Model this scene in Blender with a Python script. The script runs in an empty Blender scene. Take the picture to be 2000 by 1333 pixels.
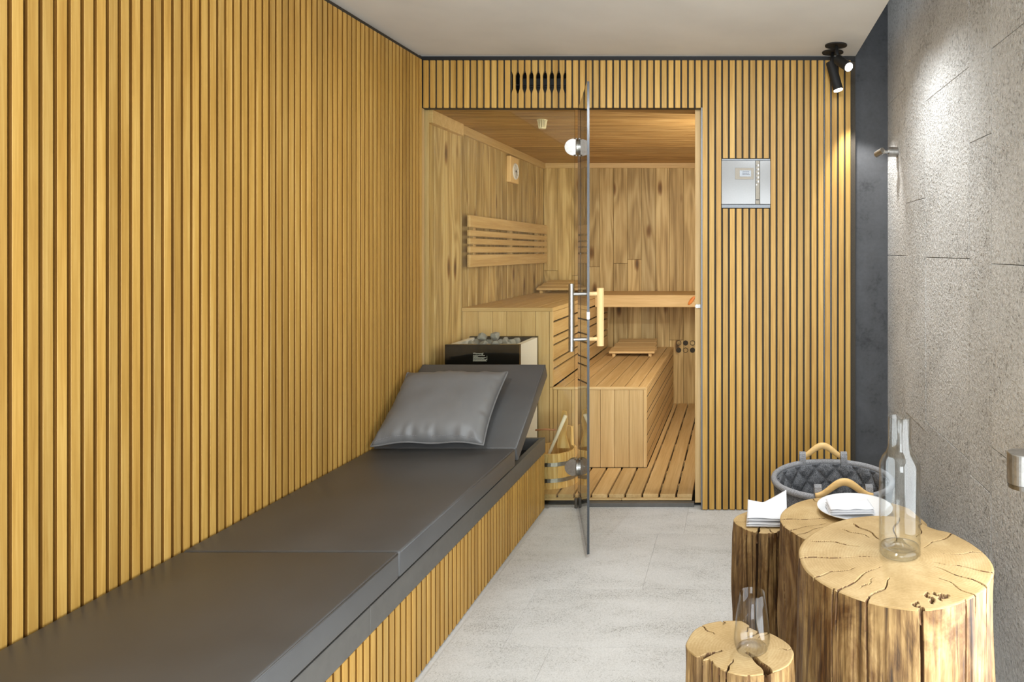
import bpy, bmesh, math, random
from mathutils import Vector, Matrix, noise, Euler
random.seed(7)
C = bpy.context.scene.collection
PI = math.pi
EYE = 1.316                      # camera height; H() turns a height relative to the eye into a height above the floor
def H(z): return z + EYE

# ---------------------------------------------------------------- camera, world, lights, exposure
scn = bpy.context.scene
cam_d = bpy.data.cameras.new('camera'); cam = bpy.data.objects.new('camera', cam_d); C.objects.link(cam)
cam.location = (0, 0, EYE); cam.rotation_euler = (PI/2, 0, 0)
cam_d.sensor_width = 36; cam_d.lens = 1388/2000*36
cam_d.shift_x = (1000-1440)/2000; cam_d.shift_y = -(666.5-491.5)/2000
cam_d.clip_start = 0.02
scn.camera = cam
w = bpy.data.worlds.new('world'); scn.world = w; w.use_nodes = True
w.node_tree.nodes['Background'].inputs[0].default_value = (.8, .85, .9, 1)
w.node_tree.nodes['Background'].inputs[1].default_value = .3
scn.view_settings.view_transform = 'Standard'; scn.view_settings.look = 'None'
scn.view_settings.gamma = 1; scn.view_settings.use_curve_mapping = False
scn.view_settings.exposure = 0.76

def area(name, loc, rot, sx, sy, power, col):
    d = bpy.data.lights.new(name, 'AREA'); d.shape = 'RECTANGLE'; d.size = sx; d.size_y = sy
    d.energy = power; d.color = col
    o = bpy.data.objects.new(name, d); C.objects.link(o); o.location = loc; o.rotation_euler = rot
    return o
def spot(name, loc, target, power, angle, blend, col, radius=.02):
    d = bpy.data.lights.new(name, 'SPOT'); d.energy = power; d.spot_size = math.radians(angle)
    d.spot_blend = blend; d.color = col; d.shadow_soft_size = radius
    o = bpy.data.objects.new(name, d); C.objects.link(o); o.location = loc
    o.rotation_euler = (Vector(target)-Vector(loc)).to_track_quat('-Z', 'Y').to_euler()
    return o
COOL = (.88, .945, 1)
for yy in (.25, .80):
    spot('aisle_fill', (-.2, yy, H(.985)), (-.2, yy, 0), 200, 42, .4, COOL, .03)  # unseen spots added so the floor near the camera bounces light
spot('aisle_fill', (-.25, 2.25, H(.985)), (-.25, 2.25, 0), 40, 48, .6, COOL, .03)  # unseen spot added to brighten the aisle floor
area('fill_behind_camera', (.25, -1.35, H(-.10)), (math.radians(90), 0, 0), 1.0, 1.7, 46, COOL)  # added area fill behind the camera, no window there
area('side_fill', (.745, 1.0, H(-.55)), (math.radians(90), 0, math.radians(90)), 1.4, 1.1, 28, COOL)  # added area fill just off the stone wall, lights the bench side
for xx in (-.95, .15):
    spot('back_wall_fill', (xx, 1.25, H(.965)), (xx*.9, 3.6, H(-.15)), 44, 66, .8, COOL, .04)  # unseen fill spots, added to brighten the back slats
spot('wall_washer_far', (.36, 2.88, H(.972)), (.776, 2.95, H(-.35)), 14, 110, 1, (.93, .97, 1))
spot('wall_washer_near', (.36, 2.70, H(.972)), (.776, 2.45, H(-.55)), 15, 110, 1, (.93, .97, 1))
spot('stump_downlight', (.44, 2.80, H(.965)), (.30, 1.95, H(-.75)), 9, 64, .6, (1, .99, .97), .012)
spot('corner_spot', (.545, 3.470, H(.735)), (.75, 3.66, H(-.05)), 12, 72, .6, (1, .985, .96), .02)
spot('aisle_spot', (.523, 3.33, H(.845)), (-.25, 2.5, H(-1.3)), 24, 76, .6, COOL, .018)
area('sauna_fill', (.02, 3.83, H(.10)), (math.radians(90), 0, math.radians(28)), .3, 1.1, 17, (1, .96, .86))  # hidden area fill added to brighten the sauna interior

# ---------------------------------------------------------------- materials
def lin(c):
    return tuple((x/255/12.92 if x/255 <= .04045 else ((x/255+.055)/1.055)**2.4) for x in c) + (1,)
def newmat(name):
    m = bpy.data.materials.new(name); m.use_nodes = True
    nt = m.node_tree; nt.nodes.clear()
    out = nt.nodes.new('ShaderNodeOutputMaterial')
    return m, nt, out
def N(nt, typ, **kw):
    n = nt.nodes.new(typ)
    for k, v in kw.items(): setattr(n, k, v)
    return n
def L(nt, a, b): nt.links.new(a, b)
def math_n(nt, op, a, b=None):
    n = N(nt, 'ShaderNodeMath', operation=op)
    for i, v in enumerate((a, b)):
        if v is None: continue
        if isinstance(v, (int, float)): n.inputs[i].default_value = v
        else: L(nt, v, n.inputs[i])
    return n.outputs[0]
def noise_n(nt, vec, scale, detail=4, rough=.55, dist=0):
    n = N(nt, 'ShaderNodeTexNoise'); n.inputs['Scale'].default_value = scale
    n.inputs['Detail'].default_value = detail; n.inputs['Roughness'].default_value = rough
    n.inputs['Distortion'].default_value = dist
    if vec is not None: L(nt, vec, n.inputs['Vector'])
    return n.outputs['Fac']
def ramp_n(nt, fac, stops):
    r = N(nt, 'ShaderNodeValToRGB'); e = r.color_ramp.elements
    while len(e) < len(stops): e.new(.5)
    for k, (p, c) in enumerate(stops):
        e[k].position = p; e[k].color = c if len(c) == 4 else lin(c)
    L(nt, fac, r.inputs[0]); return r.outputs[0]
def bump_n(nt, h, strength, dist=.002):
    b = N(nt, 'ShaderNodeBump'); b.inputs['Strength'].default_value = strength
    b.inputs['Distance'].default_value = dist; L(nt, h, b.inputs['Height']); return b.outputs[0]
def pbsdf(nt, out, rough=.5, metal=0, spec=.5):
    p = N(nt, 'ShaderNodeBsdfPrincipled'); p.inputs['Roughness'].default_value = rough
    p.inputs['Metallic'].default_value = metal; p.inputs['Specular IOR Level'].default_value = spec
    L(nt, p.outputs[0], out.inputs[0]); return p
def plain(name, col, rough=.5, metal=0, spec=.5, grain=0, gscale=200, var=.0):
    m, nt, out = newmat(name); p = pbsdf(nt, out, rough, metal, spec)
    tc = N(nt, 'ShaderNodeTexCoord')
    f = noise_n(nt, tc.outputs['Object'], gscale, 3)
    a = tuple(max(0, x*(1-var)) for x in col); b = tuple(min(255, x*(1+var)) for x in col)
    L(nt, ramp_n(nt, f, [(.3, a), (.7, b)]), p.inputs['Base Color'])
    if grain: L(nt, bump_n(nt, f, grain, .001), p.inputs['Normal'])
    return m
def wood(name, dark, mid, light, axis=2, across=26, along=1.5, rough=.5, var=.12, fig=.0, figscale=1.0, spec=.35, bump=.15, knots=False):
    m, nt, out = newmat(name); p = pbsdf(nt, out, rough, 0, spec)
    tc = N(nt, 'ShaderNodeTexCoord'); oi = N(nt, 'ShaderNodeObjectInfo')
    cx = N(nt, 'ShaderNodeCombineXYZ')
    for i, k in enumerate((17.3, 31.7, 53.1)): L(nt, math_n(nt, 'MULTIPLY', oi.outputs['Random'], k), cx.inputs[i])
    add = N(nt, 'ShaderNodeVectorMath', operation='ADD')
    L(nt, tc.outputs['Object'], add.inputs[0]); L(nt, cx.outputs[0], add.inputs[1])
    def mapped(a, b):
        mp = N(nt, 'ShaderNodeMapping'); s = [a, a, a]; s[axis] = b
        mp.inputs['Scale'].default_value = s; L(nt, add.outputs[0], mp.inputs[0]); return mp.outputs[0]
    n1 = noise_n(nt, mapped(across, along), 1, 5, .6, .4)
    n2 = noise_n(nt, mapped(across*7, along*4), 1, 3, .6)
    f = math_n(nt, 'ADD', math_n(nt, 'MULTIPLY', n1, .62), math_n(nt, 'MULTIPLY', n2, .38))
    if fig:
        n3 = noise_n(nt, mapped(7*figscale, .9*figscale), 1, 2, .5, .3)
        s = math_n(nt, 'SINE', math_n(nt, 'MULTIPLY', n3, 58))
        s = math_n(nt, 'MULTIPLY', math_n(nt, 'ADD', s, 1), .5*fig)
        f = math_n(nt, 'ADD', math_n(nt, 'MULTIPLY', f, 1), math_n(nt, 'SUBTRACT', s, fig*.5))
    col = ramp_n(nt, f, [(.30, dark), (.5, mid), (.70, light)])
    if knots:
        vo = N(nt, 'ShaderNodeTexVoronoi'); vo.inputs['Scale'].default_value = 1; vo.inputs['Randomness'].default_value = 1
        L(nt, mapped(8.0, 2.6), vo.inputs['Vector'])
        kn = ramp_n(nt, math_n(nt, 'ADD', vo.outputs['Distance'], math_n(nt, 'MULTIPLY', n2, .10)), [(.10, (70, 48, 24)), (.17, (165, 130, 84)), (.26, (255, 255, 255))])
        mk = N(nt, 'ShaderNodeMix', data_type='RGBA', blend_type='MULTIPLY'); mk.inputs[0].default_value = .85
        L(nt, col, mk.inputs[6]); L(nt, kn, mk.inputs[7]); col = mk.outputs[2]
    hs = N(nt, 'ShaderNodeHueSaturation')
    mr = N(nt, 'ShaderNodeMapRange'); L(nt, oi.outputs['Random'], mr.inputs[0])
    mr.inputs[3].default_value = 1-var; mr.inputs[4].default_value = 1+var
    L(nt, mr.outputs[0], hs.inputs['Value']); L(nt, col, hs.inputs['Color'])
    L(nt, hs.outputs[0], p.inputs['Base Color'])
    if bump: L(nt, bump_n(nt, f, bump, .001), p.inputs['Normal'])
    return m
def thin_glass(name, tint, f0=.04, power=5, k=.96, gloss=.0, edge_tint=None):
    m, nt, out = newmat(name)
    lw = N(nt, 'ShaderNodeLayerWeight'); lw.inputs[0].default_value = .5
    fac = math_n(nt, 'ADD', math_n(nt, 'MULTIPLY', math_n(nt, 'POWER', lw.outputs['Facing'], power), k), f0)
    t = N(nt, 'ShaderNodeBsdfTransparent'); t.inputs[0].default_value = lin(tint)
    if edge_tint:
        mx = N(nt, 'ShaderNodeMix', data_type='RGBA')
        L(nt, math_n(nt, 'POWER', lw.outputs['Facing'], 2.5), mx.inputs[0])
        mx.inputs[6].default_value = lin(tint); mx.inputs[7].default_value = lin(edge_tint)
        L(nt, mx.outputs[2], t.inputs[0])
    g = N(nt, 'ShaderNodeBsdfGlossy'); g.inputs['Roughness'].default_value = gloss
    mix = N(nt, 'ShaderNodeMixShader'); L(nt, fac, mix.inputs[0])
    L(nt, t.outputs[0], mix.inputs[1]); L(nt, g.outputs[0], mix.inputs[2]); L(nt, mix.outputs[0], out.inputs[0])
    return m

M = {}
M['slat'] = wood('slat_wood', (164, 121, 52), (190, 148, 74), (212, 174, 100), 2, 30, 1.3, .45, .13)
M['slat_side_shade'] = wood('slat_wood_shaded_side', (112, 74, 24), (132, 90, 32), (150, 104, 40), 2, 30, 1.3, .6, .1)  # same wood, darker: groove shade painted into the slat sides
M['sauna'] = wood('aspen_wood', (186, 150, 96), (206, 172, 118), (222, 192, 142), 2, 22, 1.2, .55, .08)
M['sauna_x'] = wood('aspen_wood_cross', (186, 150, 96), (206, 172, 118), (222, 192, 142), 0, 22, 1.2, .55, .08)
M['sauna_y'] = wood('aspen_wood_deep', (180, 144, 90), (200, 166, 112), (216, 186, 136), 1, 22, 1.2, .55, .08)
M['plank'] = wood('oak_plank', (142, 114, 68), (184, 154, 100), (210, 184, 130), 2, 20, .8, .55, .17, .16, .8, knots=True)
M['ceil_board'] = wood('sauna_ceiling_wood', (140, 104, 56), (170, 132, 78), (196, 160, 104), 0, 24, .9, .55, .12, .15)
M['handle_wood'] = wood('handle_wood', (220, 180, 120), (232, 195, 138), (240, 208, 156), 2, 30, 2, .45, .02)
M['pale_wood'] = wood('pale_ladle_wood', (236, 222, 192), (244, 232, 206), (248, 240, 218), 2, 30, 2, .5, .02)
M['basket_wood'] = wood('basket_handle_wood', (214, 172, 106), (228, 188, 124), (238, 204, 146), 0, 40, 4, .45, .02)
M['pine'] = wood('pine_stave', (205, 160, 90), (222, 182, 112), (236, 204, 142), 2, 30, 1.2, .5, .08, .3, 1.6)
M['dark'] = plain('dark_backing', (62, 55, 44), .8, var=.1)
M['black'] = plain('matt_black', (26, 26, 26), .6, var=.1)
M['black_gloss'] = plain('black_glass', (14, 14, 14), .12, spec=.6, var=.05)
M['rail'] = plain('anthracite_rail', (92, 90, 86), .42, var=.04, gscale=30)
M['grey_metal'] = plain('grey_metal', (112, 116, 120), .4, .4, var=.05)
M['steel'] = plain('brushed_steel', (172, 170, 166), .34, 1, var=.06, gscale=90)
M['steel_dark'] = plain('dark_steel', (110, 106, 100), .3, 1, var=.06, gscale=90)
M['white'] = plain('white_plastic', (226, 225, 222), .35, var=.01)
M['white_glass'] = plain('white_glass', (152, 152, 151), .15, var=.01)
M['cream'] = plain('cream_plastic', (232, 218, 176), .4, var=.02)
M['ceiling'] = plain('ceiling_paint', (212, 208, 200), .8, var=.02, gscale=3)
M['plaster'] = plain('plain_plaster', (205, 200, 192), .9, var=.03, gscale=4)
M['cloth'] = plain('white_cloth', (216, 216, 218), .9, grain=.2, gscale=600, var=.01)
M['porcelain'] = plain('porcelain', (222, 222, 222), .15, var=.005)
M['taupe'] = plain('taupe_plastic', (150, 140, 122), .4, var=.03)
M['screen'] = plain('lcd_screen', (150, 156, 162), .25, var=.04, gscale=300)
M['ink'] = plain('grey_ink', (96, 100, 110), .5, var=.02)
M['label_ink'] = plain('white_ink', (215, 212, 205), .5, var=.01)
M['orange'] = wood('orange_wood', (196, 104, 40), (222, 132, 62), (236, 160, 92), 1, 60, 6, .4, .02)
M['pink_rope'] = plain('copper_rod', (200, 140, 100), .5, var=.05)
M['glass_edge'] = plain('glass_edge', (60, 64, 68), .2, spec=.6, var=.05)
M['pane'] = thin_glass('pane_glass', (250, 251, 246), .045)
M['carafe'] = thin_glass('carafe_glass', (250, 251, 251), .03, 4, .7, .0, (238, 239, 239))
M['tumbler'] = thin_glass('tumbler_glass', (252, 252, 252), .025, 4, .7, .0, (238, 239, 239))
def solid_glass(name):
    m, nt, out = newmat(name)
    g = N(nt, 'ShaderNodeBsdfGlass'); g.inputs['IOR'].default_value = 1.45
    t = N(nt, 'ShaderNodeBsdfTransparent'); t.inputs[0].default_value = lin((235, 235, 235))
    mix = N(nt, 'ShaderNodeMixShader'); mix.inputs[0].default_value = .5
    L(nt, t.outputs[0], mix.inputs[1]); L(nt, g.outputs[0], mix.inputs[2]); L(nt, mix.outputs[0], out.inputs[0])
    return m
M['thick_glass'] = solid_glass('thick_glass')
def leather(nm='grey_leatherette', lift=0, rough=.33, spec=.55):
    m, nt, out = newmat(nm); p = pbsdf(nt, out, .34, 0, spec)
    tc = N(nt, 'ShaderNodeTexCoord')
    v = noise_n(nt, tc.outputs['Object'], 420, 2); big = noise_n(nt, tc.outputs['Object'], 4, 3)
    L(nt, ramp_n(nt, big, [(.3, (78+lift, 78+lift, 78+lift)), (.7, (88+lift, 88+lift, 88+lift))]), p.inputs['Base Color'])
    L(nt, math_n(nt, 'ADD', math_n(nt, 'MULTIPLY', big, .12), rough), p.inputs['Roughness'])
    L(nt, bump_n(nt, v, .12, .0006), p.inputs['Normal']); return m
M['leather'] = leather()
M['pillow_leather'] = leather('pale_grey_leatherette', 34, .40, .5)
def stone():
    m, nt, out = newmat('hammered_stone'); p = pbsdf(nt, out, .62, 0, .3)
    tc = N(nt, 'ShaderNodeTexCoord'); oi = N(nt, 'ShaderNodeObjectInfo')
    v = noise_n(nt, tc.outputs['Object'], 95, 3, .55, .5); b = noise_n(nt, tc.outputs['Object'], 3, 4)
    f2 = noise_n(nt, tc.outputs['Object'], 260, 2)
    f = math_n(nt, 'ADD', math_n(nt, 'MULTIPLY', v, .7), math_n(nt, 'MULTIPLY', b, .3))
    c = ramp_n(nt, f, [(.33, (150, 148, 143)), (.45, (206, 204, 200)), (.62, (226, 225, 222))])
    hs = N(nt, 'ShaderNodeHueSaturation'); mr = N(nt, 'ShaderNodeMapRange'); L(nt, oi.outputs['Random'], mr.inputs[0])
    mr.inputs[3].default_value = .95; mr.inputs[4].default_value = 1.04
    L(nt, mr.outputs[0], hs.inputs['Value']); L(nt, c, hs.inputs['Color']); L(nt, hs.outputs[0], p.inputs['Base Color'])
    hgt = math_n(nt, 'ADD', v, math_n(nt, 'MULTIPLY', f2, .25))
    L(nt, bump_n(nt, hgt, 1, .016), p.inputs['Normal']); return m
M['stone'] = stone()
def floor_mat():
    m, nt, out = newmat('floor_stone'); p = pbsdf(nt, out, .55, 0, .35)
    tc = N(nt, 'ShaderNodeTexCoord'); oi = N(nt, 'ShaderNodeObjectInfo')
    add = N(nt, 'ShaderNodeVectorMath', operation='ADD'); cx = N(nt, 'ShaderNodeCombineXYZ')
    L(nt, math_n(nt, 'MULTIPLY', oi.outputs['Random'], 40), cx.inputs[0])
    L(nt, tc.outputs['Object'], add.inputs[0]); L(nt, cx.outputs[0], add.inputs[1])
    mp = N(nt, 'ShaderNodeMapping'); mp.inputs['Scale'].default_value = (3.5, 8, 3); L(nt, add.outputs[0], mp.inputs[0])
    a = noise_n(nt, mp.outputs[0], 1, 5, .6, .3); s = noise_n(nt, add.outputs[0], 230, 3, .7)
    f = math_n(nt, 'ADD', math_n(nt, 'MULTIPLY', a, .34), math_n(nt, 'MULTIPLY', s, .66))
    c = ramp_n(nt, f, [(.36, (146, 144, 138)), (.45, (196, 195, 191)), (.66, (216, 215, 212))])
    hs = N(nt, 'ShaderNodeHueSaturation'); mr = N(nt, 'ShaderNodeMapRange'); L(nt, oi.outputs['Random'], mr.inputs[0])
    mr.inputs[3].default_value = .97; mr.inputs[4].default_value = 1.02
    L(nt, mr.outputs[0], hs.inputs['Value']); L(nt, c, hs.inputs['Color']); L(nt, hs.outputs[0], p.inputs['Base Color'])
    L(nt, bump_n(nt, s, .15, .002), p.inputs['Normal']); return m
M['floor'] = floor_mat()
M['grout'] = plain('pale_grout', (205, 204, 200), .9, var=.04)
M['wall_grout'] = plain('stone_joint', (120, 116, 110), .9, var=.08)
def concrete():
    m, nt, out = newmat('dark_concrete'); p = pbsdf(nt, out, .7, 0, .3)
    tc = N(nt, 'ShaderNodeTexCoord')
    a = noise_n(nt, tc.outputs['Object'], 5, 6, .62, .3); s = noise_n(nt, tc.outputs['Object'], 70, 3, .6)
    f = math_n(nt, 'ADD', math_n(nt, 'MULTIPLY', a, .75), math_n(nt, 'MULTIPLY', s, .25))
    L(nt, ramp_n(nt, f, [(.33, (52, 53, 55)), (.45, (74, 75, 77)), (.7, (86, 87, 90))]), p.inputs['Base Color'])
    return m
M['concrete'] = concrete()
def felt():
    m, nt, out = newmat('grey_felt'); p = pbsdf(nt, out, .95, 0, .1)
    tc = N(nt, 'ShaderNodeTexCoord'); s = noise_n(nt, tc.outputs['Object'], 260, 3, .7)
    L(nt, ramp_n(nt, s, [(.36, (66, 67, 70)), (.62, (128, 129, 132))]), p.inputs['Base Color'])
    L(nt, bump_n(nt, s, .3, .002), p.inputs['Normal']); return m
M['felt'] = felt()
M['felt_light'] = plain('light_felt', (140, 140, 142), .95, spec=.1, grain=.3, gscale=350, var=.25)
def rock():
    m, nt, out = newmat('sauna_rock'); p = pbsdf(nt, out, .8)
    tc = N(nt, 'ShaderNodeTexCoord'); s = noise_n(nt, tc.outputs['Object'], 120, 4, .7)
    L(nt, ramp_n(nt, s, [(.35, (84, 84, 84)), (.6, (182, 182, 178))]), p.inputs['Base Color'])
    L(nt, bump_n(nt, s, .5, .004), p.inputs['Normal']); return m
M['rock'] = rock()
def bark():
    m, nt, out = newmat('debarked_oak'); p = pbsdf(nt, out, .6, 0, .3)
    tc = N(nt, 'ShaderNodeTexCoord'); oi = N(nt, 'ShaderNodeObjectInfo')
    add = N(nt, 'ShaderNodeVectorMath', operation='ADD'); cx = N(nt, 'ShaderNodeCombineXYZ')
    L(nt, math_n(nt, 'MULTIPLY', oi.outputs['Random'], 40), cx.inputs[0])
    L(nt, tc.outputs['Object'], add.inputs[0]); L(nt, cx.outputs[0], add.inputs[1])
    def mp(a, b, d=0):
        q = N(nt, 'ShaderNodeMapping'); q.inputs['Scale'].default_value = (a, a, b); L(nt, add.outputs[0], q.inputs[0]); return q.outputs[0]
    n1 = noise_n(nt, mp(26, 2.4), 1, 6, .7, 1.0); n2 = noise_n(nt, mp(150, 5), 1, 3, .6, .3); n3 = noise_n(nt, mp(9, 4.5), 1, 5, .65, 1.4)
    f = math_n(nt, 'ADD', math_n(nt, 'MULTIPLY', n1, .6), math_n(nt, 'MULTIPLY', n2, .4))
    base = ramp_n(nt, f, [(.36, (58, 42, 24)), (.44, (118, 90, 52)), (.53, (156, 126, 80)), (.7, (184, 156, 110))])
    mx = N(nt, 'ShaderNodeMix', data_type='RGBA', blend_type='MULTIPLY')
    L(nt, ramp_n(nt, n3, [(.40, (0, 0, 0)), (.66, (255, 255, 255))]), mx.inputs[0])
    L(nt, base, mx.inputs[6]); mx.inputs[7].default_value = lin((158, 134, 100))
    L(nt, mx.outputs[2], p.inputs['Base Color'])
    L(nt, bump_n(nt, f, .5, .004), p.inputs['Normal']); return m
M['bark'] = bark()
def endgrain():
    m, nt, out = newmat('stump_end_grain'); p = pbsdf(nt, out, .55, 0, .3)
    tc = N(nt, 'ShaderNodeTexCoord')
    ln = N(nt, 'ShaderNodeVectorMath', operation='LENGTH')
    fl = N(nt, 'ShaderNodeMapping'); fl.inputs['Scale'].default_value = (1, 1, 0); L(nt, tc.outputs['Object'], fl.inputs[0])
    L(nt, fl.outputs[0], ln.inputs[0])
    wob = noise_n(nt, fl.outputs[0], 7, 3)
    r = math_n(nt, 'ADD', math_n(nt, 'MULTIPLY', ln.outputs['Value'], 900), math_n(nt, 'MULTIPLY', wob, 30))
    s = math_n(nt, 'MULTIPLY', math_n(nt, 'ADD', math_n(nt, 'SINE', r), 1), .5)
    b = noise_n(nt, fl.outputs[0], 9, 4, .6); fine = noise_n(nt, fl.outputs[0], 160, 2)
    f = math_n(nt, 'ADD', math_n(nt, 'ADD', math_n(nt, 'MULTIPLY', s, .07), math_n(nt, 'MULTIPLY', b, .69)), math_n(nt, 'MULTIPLY', fine, .24))
    L(nt, ramp_n(nt, f, [(.30, (148, 120, 74)), (.5, (170, 142, 96)), (.7, (188, 164, 120))]), p.inputs['Base Color'])
    return m
M['endgrain'] = endgrain()
M['crack'] = plain('brown_crack', (96, 66, 34), .8, var=.15, gscale=60)  # darker brown for the deeper faces of the cracks
def emit(name, col, st):
    m, nt, out = newmat(name); e = N(nt, 'ShaderNodeEmission'); e.inputs[0].default_value = lin(col); e.inputs[1].default_value = st
    L(nt, e.outputs[0], out.inputs[0]); return m
M['lens'] = emit('lamp_lens', (255, 250, 240), 14)

# ---------------------------------------------------------------- builders
def finish(bm, name, smooth=False):
    me = bpy.data.meshes.new(name); bmesh.ops.recalc_face_normals(bm, faces=bm.faces[:]); bm.to_mesh(me); bm.free()
    if smooth:
        for p in me.polygons: p.use_smooth = True
    return me
def link(name, me, mat, loc=(0, 0, 0), parent=None, rot=(0, 0, 0)):
    """LOC is a world position; parents are never rotated (or LOC is then local)."""
    o = bpy.data.objects.new(name, me); C.objects.link(o)
    if parent is not None:
        o.parent = parent; o.location = Vector(loc) - wpos(parent)
    else: o.location = loc
    o.rotation_euler = rot
    if mat is not None and me is not None and not me.materials:
        for m_ in (mat if isinstance(mat, (list, tuple)) else [mat]): me.materials.append(m_)
    return o
def wpos(o):
    p = Vector(o.location)
    while o.parent is not None:
        o = o.parent; p = p + Vector(o.location)
    return p
def thing(name, label, cat, loc, group=None):
    o = bpy.data.objects.new(name, None); C.objects.link(o); o.location = loc; o.empty_display_size = .05
    o['label'] = label; o['category'] = cat
    if group: o['group'] = group
    return o
def tag(o, label, cat, group=None):
    o['label'] = label; o['category'] = cat
    if group: o['group'] = group
    return o
def struct(o): o['kind'] = 'structure'; return o
def sempty(name, loc): o = bpy.data.objects.new(name, None); C.objects.link(o); o.location = loc; return struct(o)
def bx(bm, c, s, bev=0, rot=None):
    r = bmesh.ops.create_cube(bm, size=1); vs = r['verts']
    bmesh.ops.scale(bm, vec=s, verts=vs)
    if bev:
        es = list({e for v in vs for e in v.link_edges})
        g = bmesh.ops.bevel(bm, geom=es, offset=bev, segments=1, profile=.5, affect='EDGES')
        vs = list({v for f in g['faces'] for v in f.verts} | {v for v in vs if v.is_valid})
    if rot is not None: bmesh.ops.rotate(bm, cent=(0, 0, 0), matrix=rot, verts=vs)
    bmesh.ops.translate(bm, vec=c, verts=vs)
_cache = {}
def boxmesh(s, bev=0, name='board', mat=None):
    k = (tuple(round(x, 5) for x in s), bev, mat.name if mat else '')
    if k not in _cache:
        bm = bmesh.new(); bx(bm, (0, 0, 0), s, bev); me = finish(bm, name)
        if mat: me.materials.append(mat)
        _cache[k] = me
    return _cache[k]
def board(name, lo, hi, mat, parent=None, bev=.0015):
    lo, hi = Vector(lo), Vector(hi)
    return link(name, boxmesh(tuple(hi-lo), bev, name, mat), mat, (lo+hi)/2, parent)
def cyl(bm, a, b, r, r2=None, seg=20, cap=True):
    a, b = Vector(a), Vector(b); d = b-a
    q = d.to_track_quat('Z', 'Y').to_matrix().to_4x4(); q.translation = (a+b)/2
    bmesh.ops.create_cone(bm, cap_ends=cap, segments=seg, radius1=r, radius2=r if r2 is None else r2, depth=d.length, matrix=q)
def lathe(bm, prof, seg=48, c=(0, 0, 0), close=False):
    rings = []
    for r, z in prof:
        if r < 1e-6: rings.append([bm.verts.new((c[0], c[1], c[2]+z))])
        else: rings.append([bm.verts.new((c[0]+r*math.cos(2*PI*k/seg), c[1]+r*math.sin(2*PI*k/seg), c[2]+z)) for k in range(seg)])
    pairs = list(zip(rings, rings[1:]))
    if close: pairs.append((rings[-1], rings[0]))
    for A, B in pairs:
        for k in range(seg):
            q = (k+1) % seg
            if len(A) == 1 and len(B) == 1: continue
            if len(A) == 1: bm.faces.new((A[0], B[k], B[q]))
            elif len(B) == 1: bm.faces.new((A[k], A[q], B[0]))
            else: bm.faces.new((A[k], A[q], B[q], B[k]))
def tube(bm, pts, r, seg=8, closed=False, flat=1.0, up=Vector((0, 0, 1))):
    pts = [Vector(p) for p in pts]; n = len(pts); rings = []
    for i, p in enumerate(pts):
        a = pts[(i-1) % n] if (closed or i) else p; b = pts[(i+1) % n] if (closed or i < n-1) else p
        t = (b-a).normalized(); s = t.cross(up)
        if s.length < 1e-4: s = t.cross(Vector((1, 0, 0)))
        s.normalize(); u = s.cross(t)
        rr = r[i] if isinstance(r, (list, tuple)) else r
        rings.append([bm.verts.new(p + s*rr*math.cos(2*PI*k/seg) + u*rr*flat*math.sin(2*PI*k/seg)) for k in range(seg)])
    for i in range(n if closed else n-1):
        A, B = rings[i], rings[(i+1) % n]
        for k in range(seg): bm.faces.new((A[k], A[(k+1) % seg], B[(k+1) % seg], B[k]))
    if not closed:
        bm.faces.new(rings[0]); bm.faces.new(rings[-1])
def extr(bm, poly, axis, a, b):
    """Extrude a 2-D polygon along AXIS from a to b."""
    def P(u, v, t): return {0: (t, u, v), 1: (u, t, v), 2: (u, v, t)}[axis]
    A = [bm.verts.new(P(u, v, a)) for u, v in poly]; B = [bm.verts.new(P(u, v, b)) for u, v in poly]
    n = len(poly); bm.faces.new(A); bm.faces.new(B)
    for k in range(n): bm.faces.new((A[k], A[(k+1) % n], B[(k+1) % n], B[k]))

# ---------------------------------------------------------------- floor: stone tiles
PITCH = .0346
fl = struct(board('floor', (-1.64, -1.5, -.06), (1.2, 6.0, -.004), M['grout'], bev=0))
rows = [3.665, 3.315, 2.767, 2.36, 2.03, 1.48, 1.07, .66, .11, -.3, -.85, -1.45]
offs = [-.25, -.37, .12, -.62, -.13, .2, -.4, .1, -.3, .2, -.1]
for i, (y1, y0) in enumerate(zip(rows, rows[1:])):
    x = -1.60; cut = sorted([offs[i]+k*.9 for k in range(-3, 4)])
    edges = [-.968 if y1 > .9 else -1.60] + [c for c in cut if -.93 < c < .74] + [.774]
    for a, b in zip(edges, edges[1:]):
        board('tile', (a+.0003, y0+.0003, -.014), (b-.0003, y1-.0003, 0), M['floor'], fl, bev=.0003)

# ---------------------------------------------------------------- ceiling
bm = bmesh.new(); bx(bm, ((-1.66+.602)/2, 1.05, H(.996)+.04), (1.66+.602, 5.14, .08))
cl = struct(link('ceiling', finish(bm, 'ceiling'), M['ceiling']))
struct(board('ceiling_slot', (.602, -1.5, H(1.42)), (.80, 3.72, H(1.46)), M['concrete'], bev=0))
struct(board('trim_1', (-1.615, 3.622, H(.972)), (.602, 3.640, H(.9958)), M['black'], bev=0))

# ---------------------------------------------------------------- left wall of wooden slats
wl = struct(board('wall_left', (-1.66, -1.5, 0), (-1.6142, 3.602, H(.9955)), M['dark'], bev=0))
struct(board('trim_10', (-1.66, 3.6025, 0), (-1.6085, 3.6535, H(.7345)), M['sauna'], bev=.001))
struct(board('trim_11', (-1.66, 3.6025, H(.7346)), (-1.6085, 3.66, H(.9955)), M['dark'], bev=0))
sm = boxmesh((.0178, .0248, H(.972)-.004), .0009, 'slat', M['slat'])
sm.materials.append(M['slat_side_shade'])
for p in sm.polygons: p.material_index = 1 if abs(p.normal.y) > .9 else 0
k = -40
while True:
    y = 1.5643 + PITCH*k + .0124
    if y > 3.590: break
    link('slat', sm, M['slat'], (-1.596-.0089, y, H(.972)/2+.002), wl); k += 1

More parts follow.
